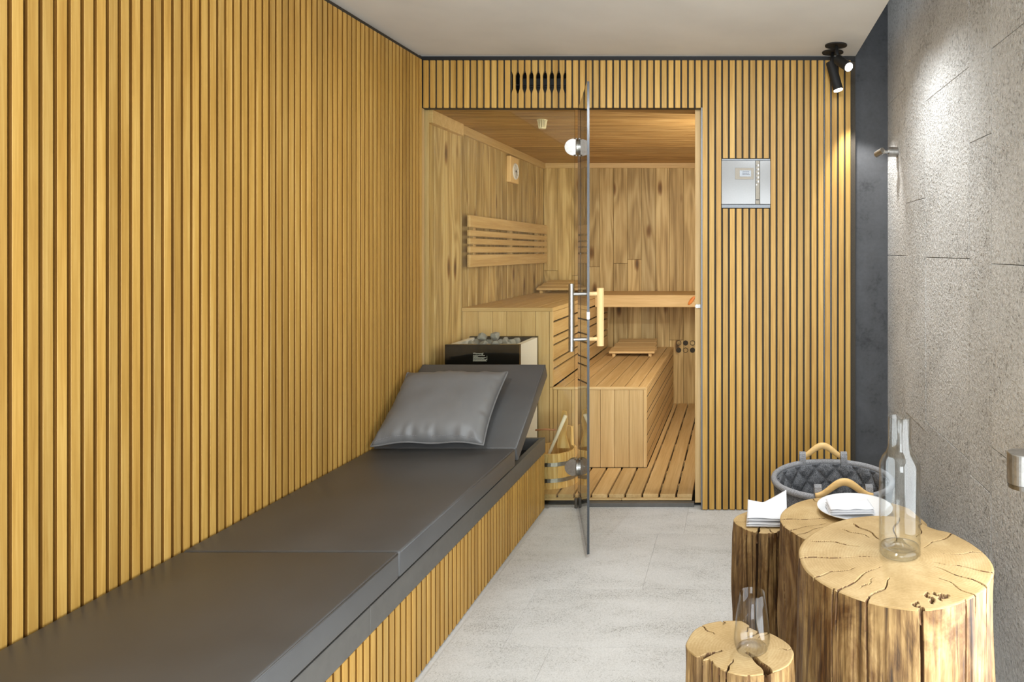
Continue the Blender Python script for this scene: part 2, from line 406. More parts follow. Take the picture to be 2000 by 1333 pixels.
# ---------------------------------------------------------------- back wall: slats on a dark board, header over the glass
XH = [-1.595+PITCH*k for k in range(63)]
wb = sempty('wall_back', (0, 3.62, 0))
Y0, Y1 = 3.6215, 3.642
def wbp(x0, x1, z0, z1, m='dark'): return board('backing_board', (x0, Y0, z0), (x1, Y1, z1), M[m], wb, bev=0)
ZT = H(.972); ZB = H(.7305); VX0, VX1, VZ0, VZ1 = -1.150, -.868, H(.806), H(.918)
wbp(-1.604, VX0, ZB+.004, ZT); wbp(VX1, -.1655, ZB+.004, ZT); wbp(VX0, VX1, VZ1, ZT); wbp(VX0, VX1, ZB+.004, VZ0)
wbp(-.165, .578, .003, ZT)
bm = bmesh.new()                                           # the dark box behind the ventilation slots
bx(bm, ((VX0+VX1)/2, .245-.115, 0), (VX1-VX0, .01, VZ1-VZ0+.02)); bx(bm, ((VX0+VX1)/2, .07, .056), (VX1-VX0, .12, .01))
bx(bm, ((VX0+VX1)/2, .07, -.062), (VX1-VX0, .12, .01)); bx(bm, ((VX0+VX1)/2, .075, .004), (VX1-VX0, .01, .006))
for xs in (VX0-.005, VX1+.005): bx(bm, (xs, .07, 0), (.01, .12, VZ1-VZ0+.02))
link('vent_box', finish(bm, 'vent_box'), M['black'], (0, Y1-.075+.055, (VZ0+VZ1)/2), wb)
def slat_poly(w, waist, z0, z1):
    if not waist: return [(-w/2, z0), (w/2, z0), (w/2, z1), (-w/2, z1)]
    zc, r = (VZ0+VZ1)/2, []
    zz = [z0] + [zc-.056+.112*t/14 for t in range(15)] + [z1]
    hw = []
    for z in zz:
        t = abs(z-zc)/.056
        s = 1 if t >= 1 else (0 if t < .55 else (t-.55)/.45); s = s*s*(3-2*s)
        hw.append(w/2*(.46+.54*s))
    return [(-h, z) for h, z in zip(hw, zz)] + [(h, z) for h, z in reversed(list(zip(hw, zz)))]
SW = .0250
head = boxmesh((SW, .0122, ZT-ZB), .0010, 'slat', M['slat'])
full = boxmesh((SW, .0122, ZT-.004), .0010, 'slat', M['slat'])
up = boxmesh((SW, .0122, ZT-H(.474)), .0010, 'slat', M['slat'])
dn = boxmesh((SW, .0122, H(.218)-.004), .0010, 'slat', M['slat'])
bm = bmesh.new(); extr(bm, slat_poly(SW, True, ZB, ZT), 1, -.0061, .0061); wst = finish(bm, 'vent_slat'); wst.materials.append(M['slat'])
for k, x in enumerate(XH):
    xc = x+SW/2; yc = 3.609+.0061
    if 13 <= k <= 20: link('vent_slat', wst, M['slat'], (xc, yc, 0), wb)
    elif k < 41: link('slat', head, M['slat'], (xc, yc, (ZT+ZB)/2), wb)
    elif 44 <= k <= 50:
        link('slat', up, M['slat'], (xc, yc, (ZT+H(.474))/2), wb); link('slat', dn, M['slat'], (xc, yc, (H(.218)+.004)/2), wb)
    else: link('slat', full, M['slat'], (xc, yc, ZT/2+.002), wb)
board('header_underside', (-1.604, 3.612, ZB+.0002), (-.19, 3.66, ZB+.0035), M['black'], wb, bev=0)
for xx in (XH[59]-.006, XH[60]-.006): board('metal_edge', (xx, 3.6135, .004), (xx+.003, 3.6212, ZT), M['grey_metal'], wb, bev=0)
board('end_strip', (.579, 3.630, 0.002), (.603, 3.668, ZT+.02), M['dark'], wb, bev=0)
wd = struct(board('wall_end', (.56, 3.67, 0), (.80, 3.72, H(1.42)), M['concrete'], bev=0))
# grey channel and the wooden jamb of the door opening
struct(board('trim_2', (-.185, 3.614, .001), (-.1665, 3.664, ZB+.003), M['grey_metal'], bev=.001))
struct(board('trim_3', (-.218, 3.668, .018), (-.1855, 3.80, ZB+.003), M['sauna'], bev=.0015))

# ---------------------------------------------------------------- right wall: hammered stone tiles
WX = .776
wr = struct(board('wall_right', (WX+.010, -1.5, 0), (WX+.06, 3.669, H(1.42)), M['wall_grout'], bev=0))
cols = [(3.668, 3.274, [.755, -.02, -.80]), (3.274, 2.927, [.86, .221, -.741]), (2.927, 2.378, [.6185, -.024, -.70]),
        (2.378, 2.172, [.98, .362, -.743]), (2.172, 1.80, [.6197, -.038, -.598]), (1.80, 1.25, [.80, .1, -.5]), (1.25, .9, [.6, -.1, -.8]),
        (.9, .35, [.7, .0, -.65]), (.35, -.2, [.5, -.2, -.8]), (-.2, -.75, [.7, 0, -.7]), (-.75, -1.45, [.6, -.1, -.75])]
random.seed(3)
for y1, y0, zs in cols:
    e = [H(1.415)] + [H(z) for z in zs] + [0.002]
    for a, b in zip(e, e[1:]):
        dx = random.uniform(-.0008, .0008)
        board('stone_tile', (WX+dx, y0+.0010, b+.0010), (WX+.0095, y1-.0010, a-.0010), M['stone'], wr, bev=.0012)
struct(board('wall_front', (-1.64, -1.56, 0), (.83, -1.505, H(1.42)), M['plaster'], bev=0))

# ---------------------------------------------------------------- sauna shell
SX0, SX1, SYF, SYB, SZ = -1.608, .22, 3.672, 5.905, H(.7345)
wsl = struct(board('wall_sauna_left', (-1.66, SYF, 0), (SX0-.012, SYB+.04, SZ+.05), M['dark'], bev=0))
ys = [SYF] + [3.776+.1197*k for k in range(18)] + [SYB]
for a, b in zip(ys, ys[1:]):
    if b-a > .02: board('plank', (SX0-.0115, a+.0008, .003), (SX0, b-.0008, SZ), M['plank'], wsl, bev=.005)
wsb = struct(board('wall_sauna_back', (SX0-.012, SYB+.012, 0), (SX1, SYB+.04, SZ+.05), M['dark'], bev=0))
random.seed(11); x = SX0
k = 0
while x < SX1-.01:
    b = min(x+.116, SX1); cuts = [.003] + ([random.choice([.48, .62, 1.02, 1.12, 1.22, 1.4])+random.uniform(-.05, .05)] if k % 3 != 1 else []) + [SZ]
    for z0, z1 in zip(cuts, cuts[1:]): board('plank', (x+.001, SYB, z0+.001), (b-.001, SYB+.0115, z1-.001), M['plank'], wsb, bev=.0012)
    x = b; k += 1
for i in range(4):
    for j in range(2):
        bm = bmesh.new()
        lathe(bm, [(.0, .0015), (.0165, .0015), (.0175, .003), (.0205, .003), (.0205, 0)], 20)
        for f in bm.faces: f.material_index = 0
        o = link('vent_hole', finish(bm, 'vent_hole'), M['dark'] if (i+j) % 2 else M['plank'], (-.487+.0575*i, SYB-.0002, H(-.761-.0595*j)), wsb, (PI/2, 0, 0))
        bm = bmesh.new(); lathe(bm, [(.0170, .0005), (.0170, .0036), (.0215, .0036), (.0215, .0005)], 20, close=True)
        link('hole_rim', finish(bm, 'hole_rim'), M['dark'], (-.487+.0575*i, SYB-.0002, H(-.761-.0595*j)), wsb, (PI/2, 0, 0))
wsr = struct(board('wall_sauna_right', (SX1, SYF+.14, 0), (SX1+.05, SYB+.04, SZ+.05), M['plank'], bev=0))
csa = struct(board('ceiling_sauna', (-1.66, 3.645, SZ+.014), (SX1+.05, SYB+.04, SZ+.05), M['dark'], bev=0))
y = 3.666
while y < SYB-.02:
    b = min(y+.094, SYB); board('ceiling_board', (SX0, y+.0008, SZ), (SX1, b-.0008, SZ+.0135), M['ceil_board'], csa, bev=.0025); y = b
struct(board('wall_sauna_front', (-.16, 3.668, 0), (SX1, 3.80, SZ+.012), M['plank'], bev=0))
fls = struct(board('floor_sauna', (-1.60, 3.70, -.003), (SX1, SYB, .004), M['black'], bev=0))
# timber mouldings under the sauna ceiling, corner post
def tr(n, lo, hi): return struct(board('trim_%d' % n, lo, hi, M['sauna_y'] if hi[1]-lo[1] > 1 else M['sauna_x'], bev=.002))
tr(4, (SX0+.0005, 3.674, SZ-.068), (SX0+.034, 4.09, SZ-.0005)); tr(5, (SX0+.0005, 4.092, SZ-.052), (SX0+.020, SYB-.022, SZ-.0005))
tr(6, (SX0+.0005, SYB-.0205, SZ-.042), (SX1-.002, SYB-.0005, SZ-.0005))
struct(board('trim_7', (-1.640, 3.6665, .003), (SX0+.016, 3.6715, SZ-.001), M['sauna'], bev=.001))
struct(board('trim_8', (-.79, 3.655, .0005), (-.222, 3.690, .020), M['rail'], bev=.001))      # threshold
struct(board('trim_9', (-1.60, 3.652, .0005), (-.842, 3.6545, .010), M['steel'], bev=.0005))

# ---------------------------------------------------------------- glass front: fixed pane and open door
def pane_mesh(sx, sy, sz, name):
    bm = bmesh.new(); bx(bm, (0, 0, 0), (sx, sy, sz))
    for f in bm.faces:
        f.material_index = 0 if abs(f.normal.y) > .9 else 1
    me = finish(bm, name); me.materials.append(M['pane']); me.materials.append(M['glass_edge']); return me
w1 = sempty('window_1', (-1.22, 3.66, .011))
link('glass_pane', pane_mesh(.800, .010, ZB-.012, 'glass_pane'), None, (-1.637+.400, 3.660, (ZB+.011)/2), w1)
HX, HY = -.815, 3.655; FX, FY = -.6395, 3.05
dd = Vector((FX-HX, FY-HY, 0)); DW = dd.length; dd.normalize(); dn_ = Vector((dd.y, -dd.x, 0))   # dn_ points to the outer face (-X side)
d1 = sempty('door_1', (HX, HY, .015))
ang = math.atan2(dd.y, dd.x)
gp = link('glass_leaf', pane_mesh(DW, .010, 2.032, 'glass_leaf'), None, (HX+dd.x*DW/2, HY+dd.y*DW/2, .015+1.016), d1, (0, 0, ang))
for zc in (H(.5355), H(-1.108)):
    bm = bmesh.new()                                      # half disc on the fixed pane
    poly = [(.0, -.043)] + [(-.047*math.cos(a), .043*math.sin(a)) for a in [(-PI/2+PI*t/18) for t in range(1, 18)]] + [(0, .043)]
    extr(bm, poly, 1, -.006, .006)
    hp = link('hinge', finish(bm, 'hinge'), M['steel'], (-.838, 3.6485, zc), d1)
    bm = bmesh.new(); extr(bm, poly, 1, -.006, .006)
    link('hinge_back', finish(bm, 'hinge_back'), M['steel'], (-.838, 3.6715, zc), d1)
    for sgn in (-1, 1):
        bm = bmesh.new(); extr(bm, [(-u, v) for u, v in poly], 1, -.005, .005)
        q = Vector((HX, HY, zc)) + dd*.004 + dn_*sgn*.0102
        link('hinge_leaf', finish(bm, 'hinge_leaf'), M['steel'], q, d1, (0, 0, ang))
    bm = bmesh.new(); cyl(bm, (0, 0, -.041), (0, 0, .041), .0085); cyl(bm, (0, 0, -.046), (0, 0, -.041), .006); cyl(bm, (0, 0, .041), (0, 0, .046), .006)
    bx(bm, (-.008, 0, .0), (.012, .018, .078)); bx(bm, (.007, -.002, 0), (.008, .016, .078))
    link('hinge_pin', finish(bm, 'hinge_pin'), M['steel'], (-.826, 3.646, zc), d1)
bm = bmesh.new(); cyl(bm, (0, 0, 0), (0, 0, .05), .009); link('floor_pivot', finish(bm, 'floor_pivot', False), M['steel_dark'], (-.826, 3.642, .002), d1)
hp = Vector((HX, HY, 0)) + dd*(DW-.055)
bm = bmesh.new(); cyl(bm, (0, 0, -.147), (0, 0, .147), .012, seg=24)
hz = H(-.287)
link('handle_tube', finish(bm, 'handle_tube', False), M['steel'], hp + dn_*.068 + Vector((0, 0, hz)), d1)
for zz in (H(-.185), H(-.383)):
    bm = bmesh.new(); cyl(bm, dn_*.0056, dn_*.060, .0075); link('standoff', finish(bm, 'standoff'), M['steel'], hp + Vector((0, 0, zz)), d1)
    bm = bmesh.new(); cyl(bm, -dn_*.0056, -dn_*.042, .009); link('wooden_standoff', finish(bm, 'wooden_standoff'), M['handle_wood'], hp + Vector((0, 0, zz)), d1)
bm = bmesh.new(); cyl(bm, (0, 0, -.127), (0, 0, .127), .0155, seg=24)
link('wooden_grip', finish(bm, 'wooden_grip'), M['handle_wood'], hp - dn_*.056 + Vector((0, 0, hz)), d1)
pq = Vector((HX, HY, H(-.276))) + dd*(DW-.012)
link('latch_pad', boxmesh((.026, .013, .034), .002, 'latch_pad', M['white']), None, pq, d1, (0, 0, ang))
bm = bmesh.new(); cyl(bm, (0, 0, 0), (0, -.012, 0), .010, seg=16); bx(bm, (.008, -.004, 0), (.02, .008, .018))
o = link('magnet_catch', finish(bm, 'magnet_catch'), M['white'], (-.207, 3.6665, H(-.282)), d1)

# ---------------------------------------------------------------- control panel
cp = thing('control_panel', 'white sauna control panel with small display, set into the slatted wall', 'control panel', (.044, 3.62, H(.226)))
board('frame_bar', (-.080, 3.6115, H(.462)), (.168, 3.6212, H(.4715)), M['grey_metal'], cp)
board('frame_bar', (-.080, 3.6085, H(.2205)), (.168, 3.6212, H(.239)), M['grey_metal'], cp)
board('front_plate', (-.080, 3.6045, H(.240)), (.0925, 3.6212, H(.461)), M['white_glass'], cp)
board('front_plate', (.1145, 3.6045, H(.240)), (.168, 3.6212, H(.461)), M['white_glass'], cp)
board('button_strip', (.0935, 3.6065, H(.240)), (.1135, 3.6212, H(.461)), M['taupe'], cp)
dsp = board('display_bezel', (-.011, 3.6020, H(.366)), (.083, 3.6043, H(.424)), M['taupe'], cp, bev=.0008)
board('display_screen', (.012, 3.6005, H(.3795)), (.070, 3.6019, H(.411)), M['screen'], cp, bev=.0004)
bm = bmesh.new(); random.seed(5)
for j, zz in enumerate((.008, .0, -.007)):
    xx = -.016 + random.uniform(0, .004)
    while xx < .018:
        ww = random.uniform(.002, .006); bx(bm, (xx+ww/2, 0, zz), (ww, .0006, .0035)); xx += ww+.0015
o = link('screen_readout', finish(bm, 'screen_readout'), M['ink'], (.041, 3.6002, H(.397)), cp); o['kind'] = 'stuff'
for j in range(5): board('button', (.1035, 3.6040, H(.432-.0205*j)), (.1105, 3.6063, H(.443-.0205*j)), M['white'], cp, bev=.001)
for j in range(5): board('button_mark', (.0955, 3.6056, H(.4325-.0205*j)), (.1005, 3.6064, H(.437-.0205*j)), M['ink'], cp, bev=0)
bm = bmesh.new(); cyl(bm, (0, 0, 0), (0, -.002, 0), .0035); link('indicator', finish(bm, 'indicator'), M['white'], (.098, 3.6062, H(.3385)), cp)
board('slot_mark', (.0945, 3.6056, H(.2605)), (.1105, 3.6064, H(.2645)), M['black'], cp, bev=0)

# ---------------------------------------------------------------- lounger bench
BX = -.985; BY0, BY1 = .93, 3.632
bn = thing('lounger_bench', 'long low bench with wooden slat front and anthracite top rail along the slatted wall', 'bench', (-1.29, 2.28, 0))
board('base_panel', (-1.592, BY0+.013, .002), (BX-.0125, BY1-.002, H(-1.03)), M['dark'], bn, bev=0)
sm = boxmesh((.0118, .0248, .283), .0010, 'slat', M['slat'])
sm.materials.append(M['slat_side_shade'])
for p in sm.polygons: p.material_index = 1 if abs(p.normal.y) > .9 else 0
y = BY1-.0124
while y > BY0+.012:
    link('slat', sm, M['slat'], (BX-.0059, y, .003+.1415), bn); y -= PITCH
RZ0, RZ1 = H(-1.0255), H(-.951)
for a, b in ((BY0, 1.90), (1.9015, BY1)): board('rail', (BX-.022, a, RZ0), (BX+.004, b, RZ1), M['rail'], bn, bev=.0012)
board('end_rail', (-1.592, BY1-.022, RZ0), (BX-.0225, BY1, RZ1), M['rail'], bn)
board('rear_rail', (-1.594, BY0, RZ0), (-1.572, BY1-.0225, RZ1), M['rail'], bn)
board('front_end_rail', (-1.5715, BY0, RZ0), (BX-.0225, BY0+.022, RZ1), M['rail'], bn)
board('inner_board', (-1.5715, BY0+.0225, H(-1.024)), (BX-.0225, BY1-.0225, H(-1.010)), M['black'], bn, bev=0)
board('mattress_deck', (-1.5715, BY0+.0225, H(-1.0095)), (BX-.0225, 3.07, H(-.9365)), M['black'], bn, bev=0)
# mattress in three hinged sections
mt = thing('mattress', 'dark grey leatherette lounger mattress in three sections with its far section raised', 'mattress', (-1.28, 2.28, H(-.94)))
MX0, MX1, MT = -1.589, -.966, .077
def pad_mesh(sx, sy, sz, bev=.008, crown=.004):
    bm = bmesh.new(); bx(bm, (0, 0, 0), (sx, sy, sz))
    bmesh.ops.bevel(bm, geom=bm.edges[:], offset=bev, segments=3, profile=.5, affect='EDGES')
    tops = [f for f in bm.faces if abs(f.normal.z) > .99]
    return finish(bm, 'cushion_section', False)
secs = [((MX0, .955), (MX1, 2.0305)), ((MX0, 2.0335), (MX1, 3.094))]
for (a0, b0), (a1, b1) in secs:
    o = link('cushion_section', pad_mesh(a1-a0, b1-b0, MT), M['leather'], ((a0+a1)/2, (b0+b1)/2, H(-.858)-MT/2), mt)
    for p in o.data.polygons: p.use_smooth = True
    bm = bmesh.new(); zt = MT/2-.0055
    tube(bm, [((a1-a0)/2-.0018, -(b1-b0)/2+.006, zt), ((a1-a0)/2-.0018, (b1-b0)/2-.006, zt)], .0028)
    link('piping', finish(bm, 'piping', True), M['leather'], ((a0+a1)/2, (b0+b1)/2, H(-.858)-MT/2), o)
BA = math.radians(31.0); BL = .567
pv = Vector((0, 3.098, H(-.860)))
up_b = Vector((0, math.cos(BA), math.sin(BA))); nb = Vector((0, -math.sin(BA), math.cos(BA)))
c = pv + up_b*BL/2 - nb*MT/2; c.x = (MX0+MX1)/2
o = link('cushion_section', pad_mesh(MX1-MX0, BL, MT), M['leather'], c, mt, (BA, 0, 0))
for p in o.data.polygons: p.use_smooth = True
bm = bmesh.new(); hx, hy, zt = (MX1-MX0)/2-.0018, BL/2-.006, MT/2-.0055
tube(bm, [(hx, -hy, zt), (hx, hy, zt)], .0028); tube(bm, [(-hx, hy+.004, zt), (hx, hy+.004, zt)], .0028)
ob = bpy.data.objects.new('piping', finish(bm, 'piping', True)); C.objects.link(ob); ob.data.materials.append(M['leather']); ob.parent = o

# pillow
PA = math.radians(33.2); PW, PH = .238, .222
def pillow():
    bm = bmesh.new(); n = 56; grids = []
    for side in (1, -1):
        g = []
        for i in range(n+1):
            row = []
            for j in range(n+1):
                u, v = 2*i/n-1, 2*j/n-1
                x = u*PW*(1-.055*(1-v*v)*abs(u)**3); y = v*PH*(1-.065*(1-u*u)*abs(v)**3)
                e = max(0, (1-u**4))*max(0, (1-v**4)); t = e**.55
                th = (.074 if side > 0 else .040)*t
                ed = max(0, 1-(1-abs(v))/.34); eu = max(0, 1-(1-abs(u))/.25)
                wr_ = .021*noise.noise(Vector((u*7.5, v*1.6+3, 2.1)))*ed*(1 if v < 0 else .5) + .011*noise.noise(Vector((u*1.4, v*6.5, 8.3)))*eu
                wr_ += .006*noise.noise(Vector((u*2.2, v*2.2, side)))*t
                z = side*(th + (wr_ if side > 0 else 0)*min(1, t*2))
                if i in (0, n) or j in (0, n): z = 0
                z += .006*math.sin(u*6+v*2)*(abs(v)**4)                # wavy rim
                row.append((x, y, z))
            g.append(row)
        grids.append(g)
    top = [[bm.verts.new(p) for p in r] for r in grids[0]]
    bot = [[(top[i][j] if i in (0, n) or j in (0, n) else bm.verts.new(grids[1][i][j])) for j in range(n+1)] for i in range(n+1)]
    for i in range(n):
        for j in range(n):
            bm.faces.new((top[i][j], top[i+1][j], top[i+1][j+1], top[i][j+1]))
            bm.faces.new((bot[i][j], bot[i][j+1], bot[i+1][j+1], bot[i+1][j]))
    rim = [grids[0][i][0] for i in range(n+1)] + [grids[0][n][j] for j in range(1, n+1)] + [grids[0][i][n] for i in range(n-1, -1, -1)] + [grids[0][0][j] for j in range(n-1, 0, -1)]
    return finish(bm, 'pillow', True), rim
pm, rim = pillow()
pc = Vector((-1.337, 3.232, H(-.708)))
pl = thing('pillow', 'grey leatherette square pillow leaning on the raised end of the mattress', 'pillow', pc)
prot = (PA, 0, math.radians(2.0))
link('cover', pm, M['pillow_leather'], pc, pl, prot)
bm = bmesh.new(); tube(bm, [(x, y, z) for x, y, z in rim], .0042, 6, True); link('piping', finish(bm, 'piping', True), M['pillow_leather'], pc, pl, prot)
bm = bmesh.new()
for k in range(60):
    u = -0.93+1.86*k/59; v = -.945
    x = u*PW*(1-.055*(1-v*v)*abs(u)**3); y = v*PH*(1-.065*(1-u*u)*abs(v)**3)
    t = (max(0, 1-u**4)*max(0, 1-v**4))**.55
    bx(bm, (x, y, .074*t+.006*math.sin(u*6+v*2)*(abs(v)**4)+.0012), (.0042, .0014, .0012))
o = link('stitching', finish(bm, 'stitching'), M['felt_light'], pc, pl, prot); o['kind'] = 'stuff'

# ---------------------------------------------------------------- sauna furniture
UF = 4.148; UX1 = -1.076; LX1 = -.529; UZ = H(-.329); LZ = H(-.792); DZ = .0535
ub = thing('upper_bench', 'high wooden sauna bench along the left wall with vertical board end', 'bench', (-1.34, 5.0, 0))
e = [UX1-.0195]
while e[-1]-.0835 > SX0+.02: e.append(e[-1]-.0835)
e.append(SX0+.001)
for b, a in zip(e, e[1:]): board('front_board', (a+.0010, UF, DZ+.001), (b-.0010, UF+.016, UZ-.0215), M['sauna'], ub, bev=.0012)
board('corner_trim', (UX1-.019, UF-.002, LZ+.001), (UX1, UF+.017, UZ-.0215), M['sauna'], ub)
board('corner_trim', (UX1-.019, UF-.002, DZ+.001), (UX1-.001, UF+.017, LZ-.001), M['sauna'], ub)
board('edge_trim', (SX0+.001, UF-.003, UZ-.021), (UX1, UF+.017, UZ), M['sauna_x'], ub)
e = [SX0+.001, -1.505, -1.398, -1.291, -1.184, UX1]
for a, b in zip(e, e[1:]): board('seat_board', (a+.002, UF+.0175, UZ-.024), (b-.002, 5.366, UZ-.0005), M['sauna_y'], ub)
for y0, y1 in zip([5.370, 5.48, 5.59, 5.70, 5.80], [5.476, 5.586, 5.696, 5.796, SYB-.001]):
    board('seat_board', (SX0+.001, y0, UZ-.024), (UX1, y1, UZ-.0005), M['sauna_x'], ub)
for z1, z0 in ((602, 629), (632, 658), (661, 675), (678, 705.5), (708.5, 722), (725, 756)):
    a, b = H((492-z1)*UF/1388), H((492-z0)*UF/1388)
    board('riser_slat', (UX1-.017, UF+.018, b+.001), (UX1, SYB-.001, min(a, UZ-.025)-.001), M['sauna_y'], ub, bev=.002)
board('inner_panel', (UX1-.075, UF+.018, LZ+.002), (UX1-.060, SYB-.001, UZ-.026), M['black'], ub, bev=0)
lb = thing('lower_bench', 'low wide wooden sauna bench with boarded end, below the high one', 'bench', (-.80, 5.0, 0))
e = [LX1-.0195]
while e[-1]-.0838 > UX1+.02: e.append(e[-1]-.0838)
e.append(UX1+.001)
for b, a in zip(e, e[1:]): board('front_board', (a+.0010, UF, DZ+.001), (b-.0010, UF+.016, LZ-.0155), M['sauna'], lb, bev=.0012)
board('corner_trim', (LX1-.019, UF-.002, DZ+.001), (LX1, UF+.017, LZ-.0155), M['sauna'], lb)
board('edge_trim', (UX1+.001, UF-.003, LZ-.015), (LX1, UF+.017, LZ), M['sauna_x'], lb)
e = [UX1+.001, -1.012, -.922, -.832, -.746, -.662, -.580, LX1]
for a, b in zip(e, e[1:]): board('seat_board', (a+.0035, UF+.0175, LZ-.024), (b-(.0035 if b < LX1 else 0), SYB-.001, LZ-.0005), M['sauna_y'], lb)
board('inner_panel', (UX1+.002, UF+.02, LZ-.06), (LX1-.021, SYB-.002, LZ-.045), M['black'], lb, bev=0)
board('inner_panel', (LX1-.020, UF+.02, DZ+.002), (LX1-.0024, SYB-.002, LZ-.026), M['black'], lb, bev=0)
for z1, z0 in ((766, 776), (779, 807), (810, 821), (824, 852), (855, 867), (870, 893), (896, 913)):
    a, b = H((492-z1)*UF/1388), H((492-z0)*UF/1388)
    board('side_slat', (LX1-.0022, UF+.018, max(b, DZ+.002)), (LX1, SYB-.001, a), M["sauna_y"], lb, bev=.0006)
bb = thing('back_bench', 'single wooden bench board with deep fascia across the rear sauna wall', 'bench', (-.43, 5.63, UZ-.1))
board('fascia', (UX1+.001, 5.368, UZ-.092), (SX1-.002, 5.392, UZ), M['sauna_x'], bb, bev=.003)
for y0, y1 in zip([5.394, 5.50, 5.60, 5.70, 5.80], [5.496, 5.596, 5.696, 5.796, SYB-.001]):
    board('seat_board', (UX1+.001, y0, UZ-.024), (SX1-.002, y1, UZ-.0005), M['sauna_x'], bb)
board('bearer', (UX1+.002, SYB-.05, UZ-.09), (SX1-.002, SYB-.002, UZ-.025), M['sauna_x'], bb)
om = bmesh.new(); bmesh.ops.create_uvsphere(om, u_segments=16, v_segments=10, radius=1)
bmesh.ops.scale(om, vec=(.014, .007, .040), verts=om.verts[:])
o = link('peg', finish(om, 'peg', True), M['orange'], (-.345, 5.360, H(-.371)), None, (0, math.radians(38), 0))
tag(o, 'small orange oval peg on the fascia of the rear sauna bench', 'peg')
# duckboard
db = thing('duckboard', 'slatted wooden duckboard covering the sauna floor', 'duckboard', (-.9, 3.9, .004))
xr = -.2345; kk = 0
while xr > -1.59:
    xl = max(xr-.0785, -1.598)
    y1 = SYB-.002 if xl > LX1-.003 else UF-.004
    board('slat', (xl, 3.694, DZ-.021), (xr, y1, DZ), M['sauna_y'], db, bev=.002)
    if xl < LX1 < xr-.01: board('slat', (LX1+.002, UF-.002, DZ-.021), (xr, SYB-.002, DZ), M['sauna_y'], db, bev=.002)
    xr -= .0885; kk += 1
xr = -.2345+.0885
while xr < SX1-.005:
    board('slat', (xr-.0785, 3.802, DZ-.021), (xr, SYB-.002, DZ), M['sauna_y'], db, bev=.002); xr += .0885
for (x0, x1) in ((-1.598, -.602), (-.600, -.236)): board('front_bearer', (x0, 3.692, .0215), (x1, 3.715, DZ-.0215), M['sauna_x'], db)
for yb in (3.90, 4.12): board('bearer', (-1.598, yb, .0045), (-.236, yb+.03, DZ-.0215), M['sauna_x'], db)
for yb in (4.33, 4.70, 5.07, 5.45, 5.80): board('bearer', (LX1+.002, yb, .0045), (SX1-.004, yb+.03, DZ-.0215), M['sauna_x'], db)
# backrest on the left wall
br = thing('backrest', 'slatted wooden backrest on the sauna side wall above the high bench', 'backrest', (SX0, 5.0, H(-.09)))
for z1, z0 in ((.214, .142), (.126, .090), (.078, .042), (.030, -.007), (-.019, -.093)):
    board('backrest_slat', (SX0+.030, 4.150, H(z0)), (SX0+.048, SYB-.075, H(z1)), M['sauna_y'], br, bev=.003)
for yb in (4.25, 4.95, 5.62): board('batten', (SX0+.001, yb, H(-.085)), (SX0+.0295, yb+.035, H(.205)), M['sauna'], br)
bm = bmesh.new(); extr(bm, [(SX0+.030, SYB-.073), (SX0+.048, SYB-.073), (SX0+.020, SYB-.004), (SX0+.002, SYB-.004)], 2, -.036, .036)
cm = finish(bm, 'corner_block'); cm.materials.append(M['sauna'])
for zc in (.178, -.056): link('corner_block', cm, None, (0, 0, H(zc)), br)
# hygrometer
th = thing('thermometer', 'wooden block with round white dial thermometer on the sauna side wall', 'thermometer', (SX0, 5.02, H(.47)))
board('block', (SX0+.0005, 4.945, H(.485)), (SX0+.032, 5.125, H(.668)), M['handle_wood'], th, bev=.004)
bm = bmesh.new(); lathe(bm, [(0, .004), (.050, .004), (.054, .008), (.058, .004), (.058, 0)], 32)
dl = link('dial', finish(bm, 'dial'), M['white'], (SX0+.0325, 5.045, H(.568)), th, (0, PI/2, 0))
bm = bmesh.new(); bx(bm, (.008, .010, .0055), (.050, .005, .001), rot=Matrix.Rotation(.5, 3, 'Z')); cyl(bm, (0, 0, .004), (0, 0, .008), .007)
for t in range(12):
    a = t*PI/6; bx(bm, (.043*math.cos(a), .043*math.sin(a), .0048), (.008, .002, .0008), rot=None)
ob = bpy.data.objects.new('needle', finish(bm, 'needle')); C.objects.link(ob); ob.data.materials.append(M['black']); ob.parent = dl
# sensor on the ceiling
sn = thing('ceiling_sensor', 'small cream slotted sensor cup under the sauna ceiling', 'sensor', (-1.087, 3.96, SZ-.055))
bm = bmesh.new(); lathe(bm, [(0, 0), (.030, 0), (.030, -.004), (.0, -.004)], 24); link('flange', finish(bm, 'flange'), M['cream'], (-1.087, 3.96, SZ-.0003), sn)
bm = bmesh.new(); lathe(bm, [(.0, -.050), (.019, -.050), (.019, -.043), (.0, -.043)], 24)
link('cup_base', finish(bm, 'cup_base'), M['cream'], (-1.087, 3.96, SZ-.0003), sn)
bm = bmesh.new()
for t in range(14):
    a = t*PI/7; cyl(bm, (.0245*math.cos(a), .0245*math.sin(a), -.004), (.018*math.cos(a), .018*math.sin(a), -.045), .0034, .003, 8)
link('cage_ribs', finish(bm, 'cage_ribs'), M['cream'], (-1.087, 3.96, SZ-.0003), sn)
bm = bmesh.new(); lathe(bm, [(.014, -.005), (.012, -.042)], 16); link('core', finish(bm, 'core'), M['taupe'], (-1.087, 3.96, SZ-.0003), sn)

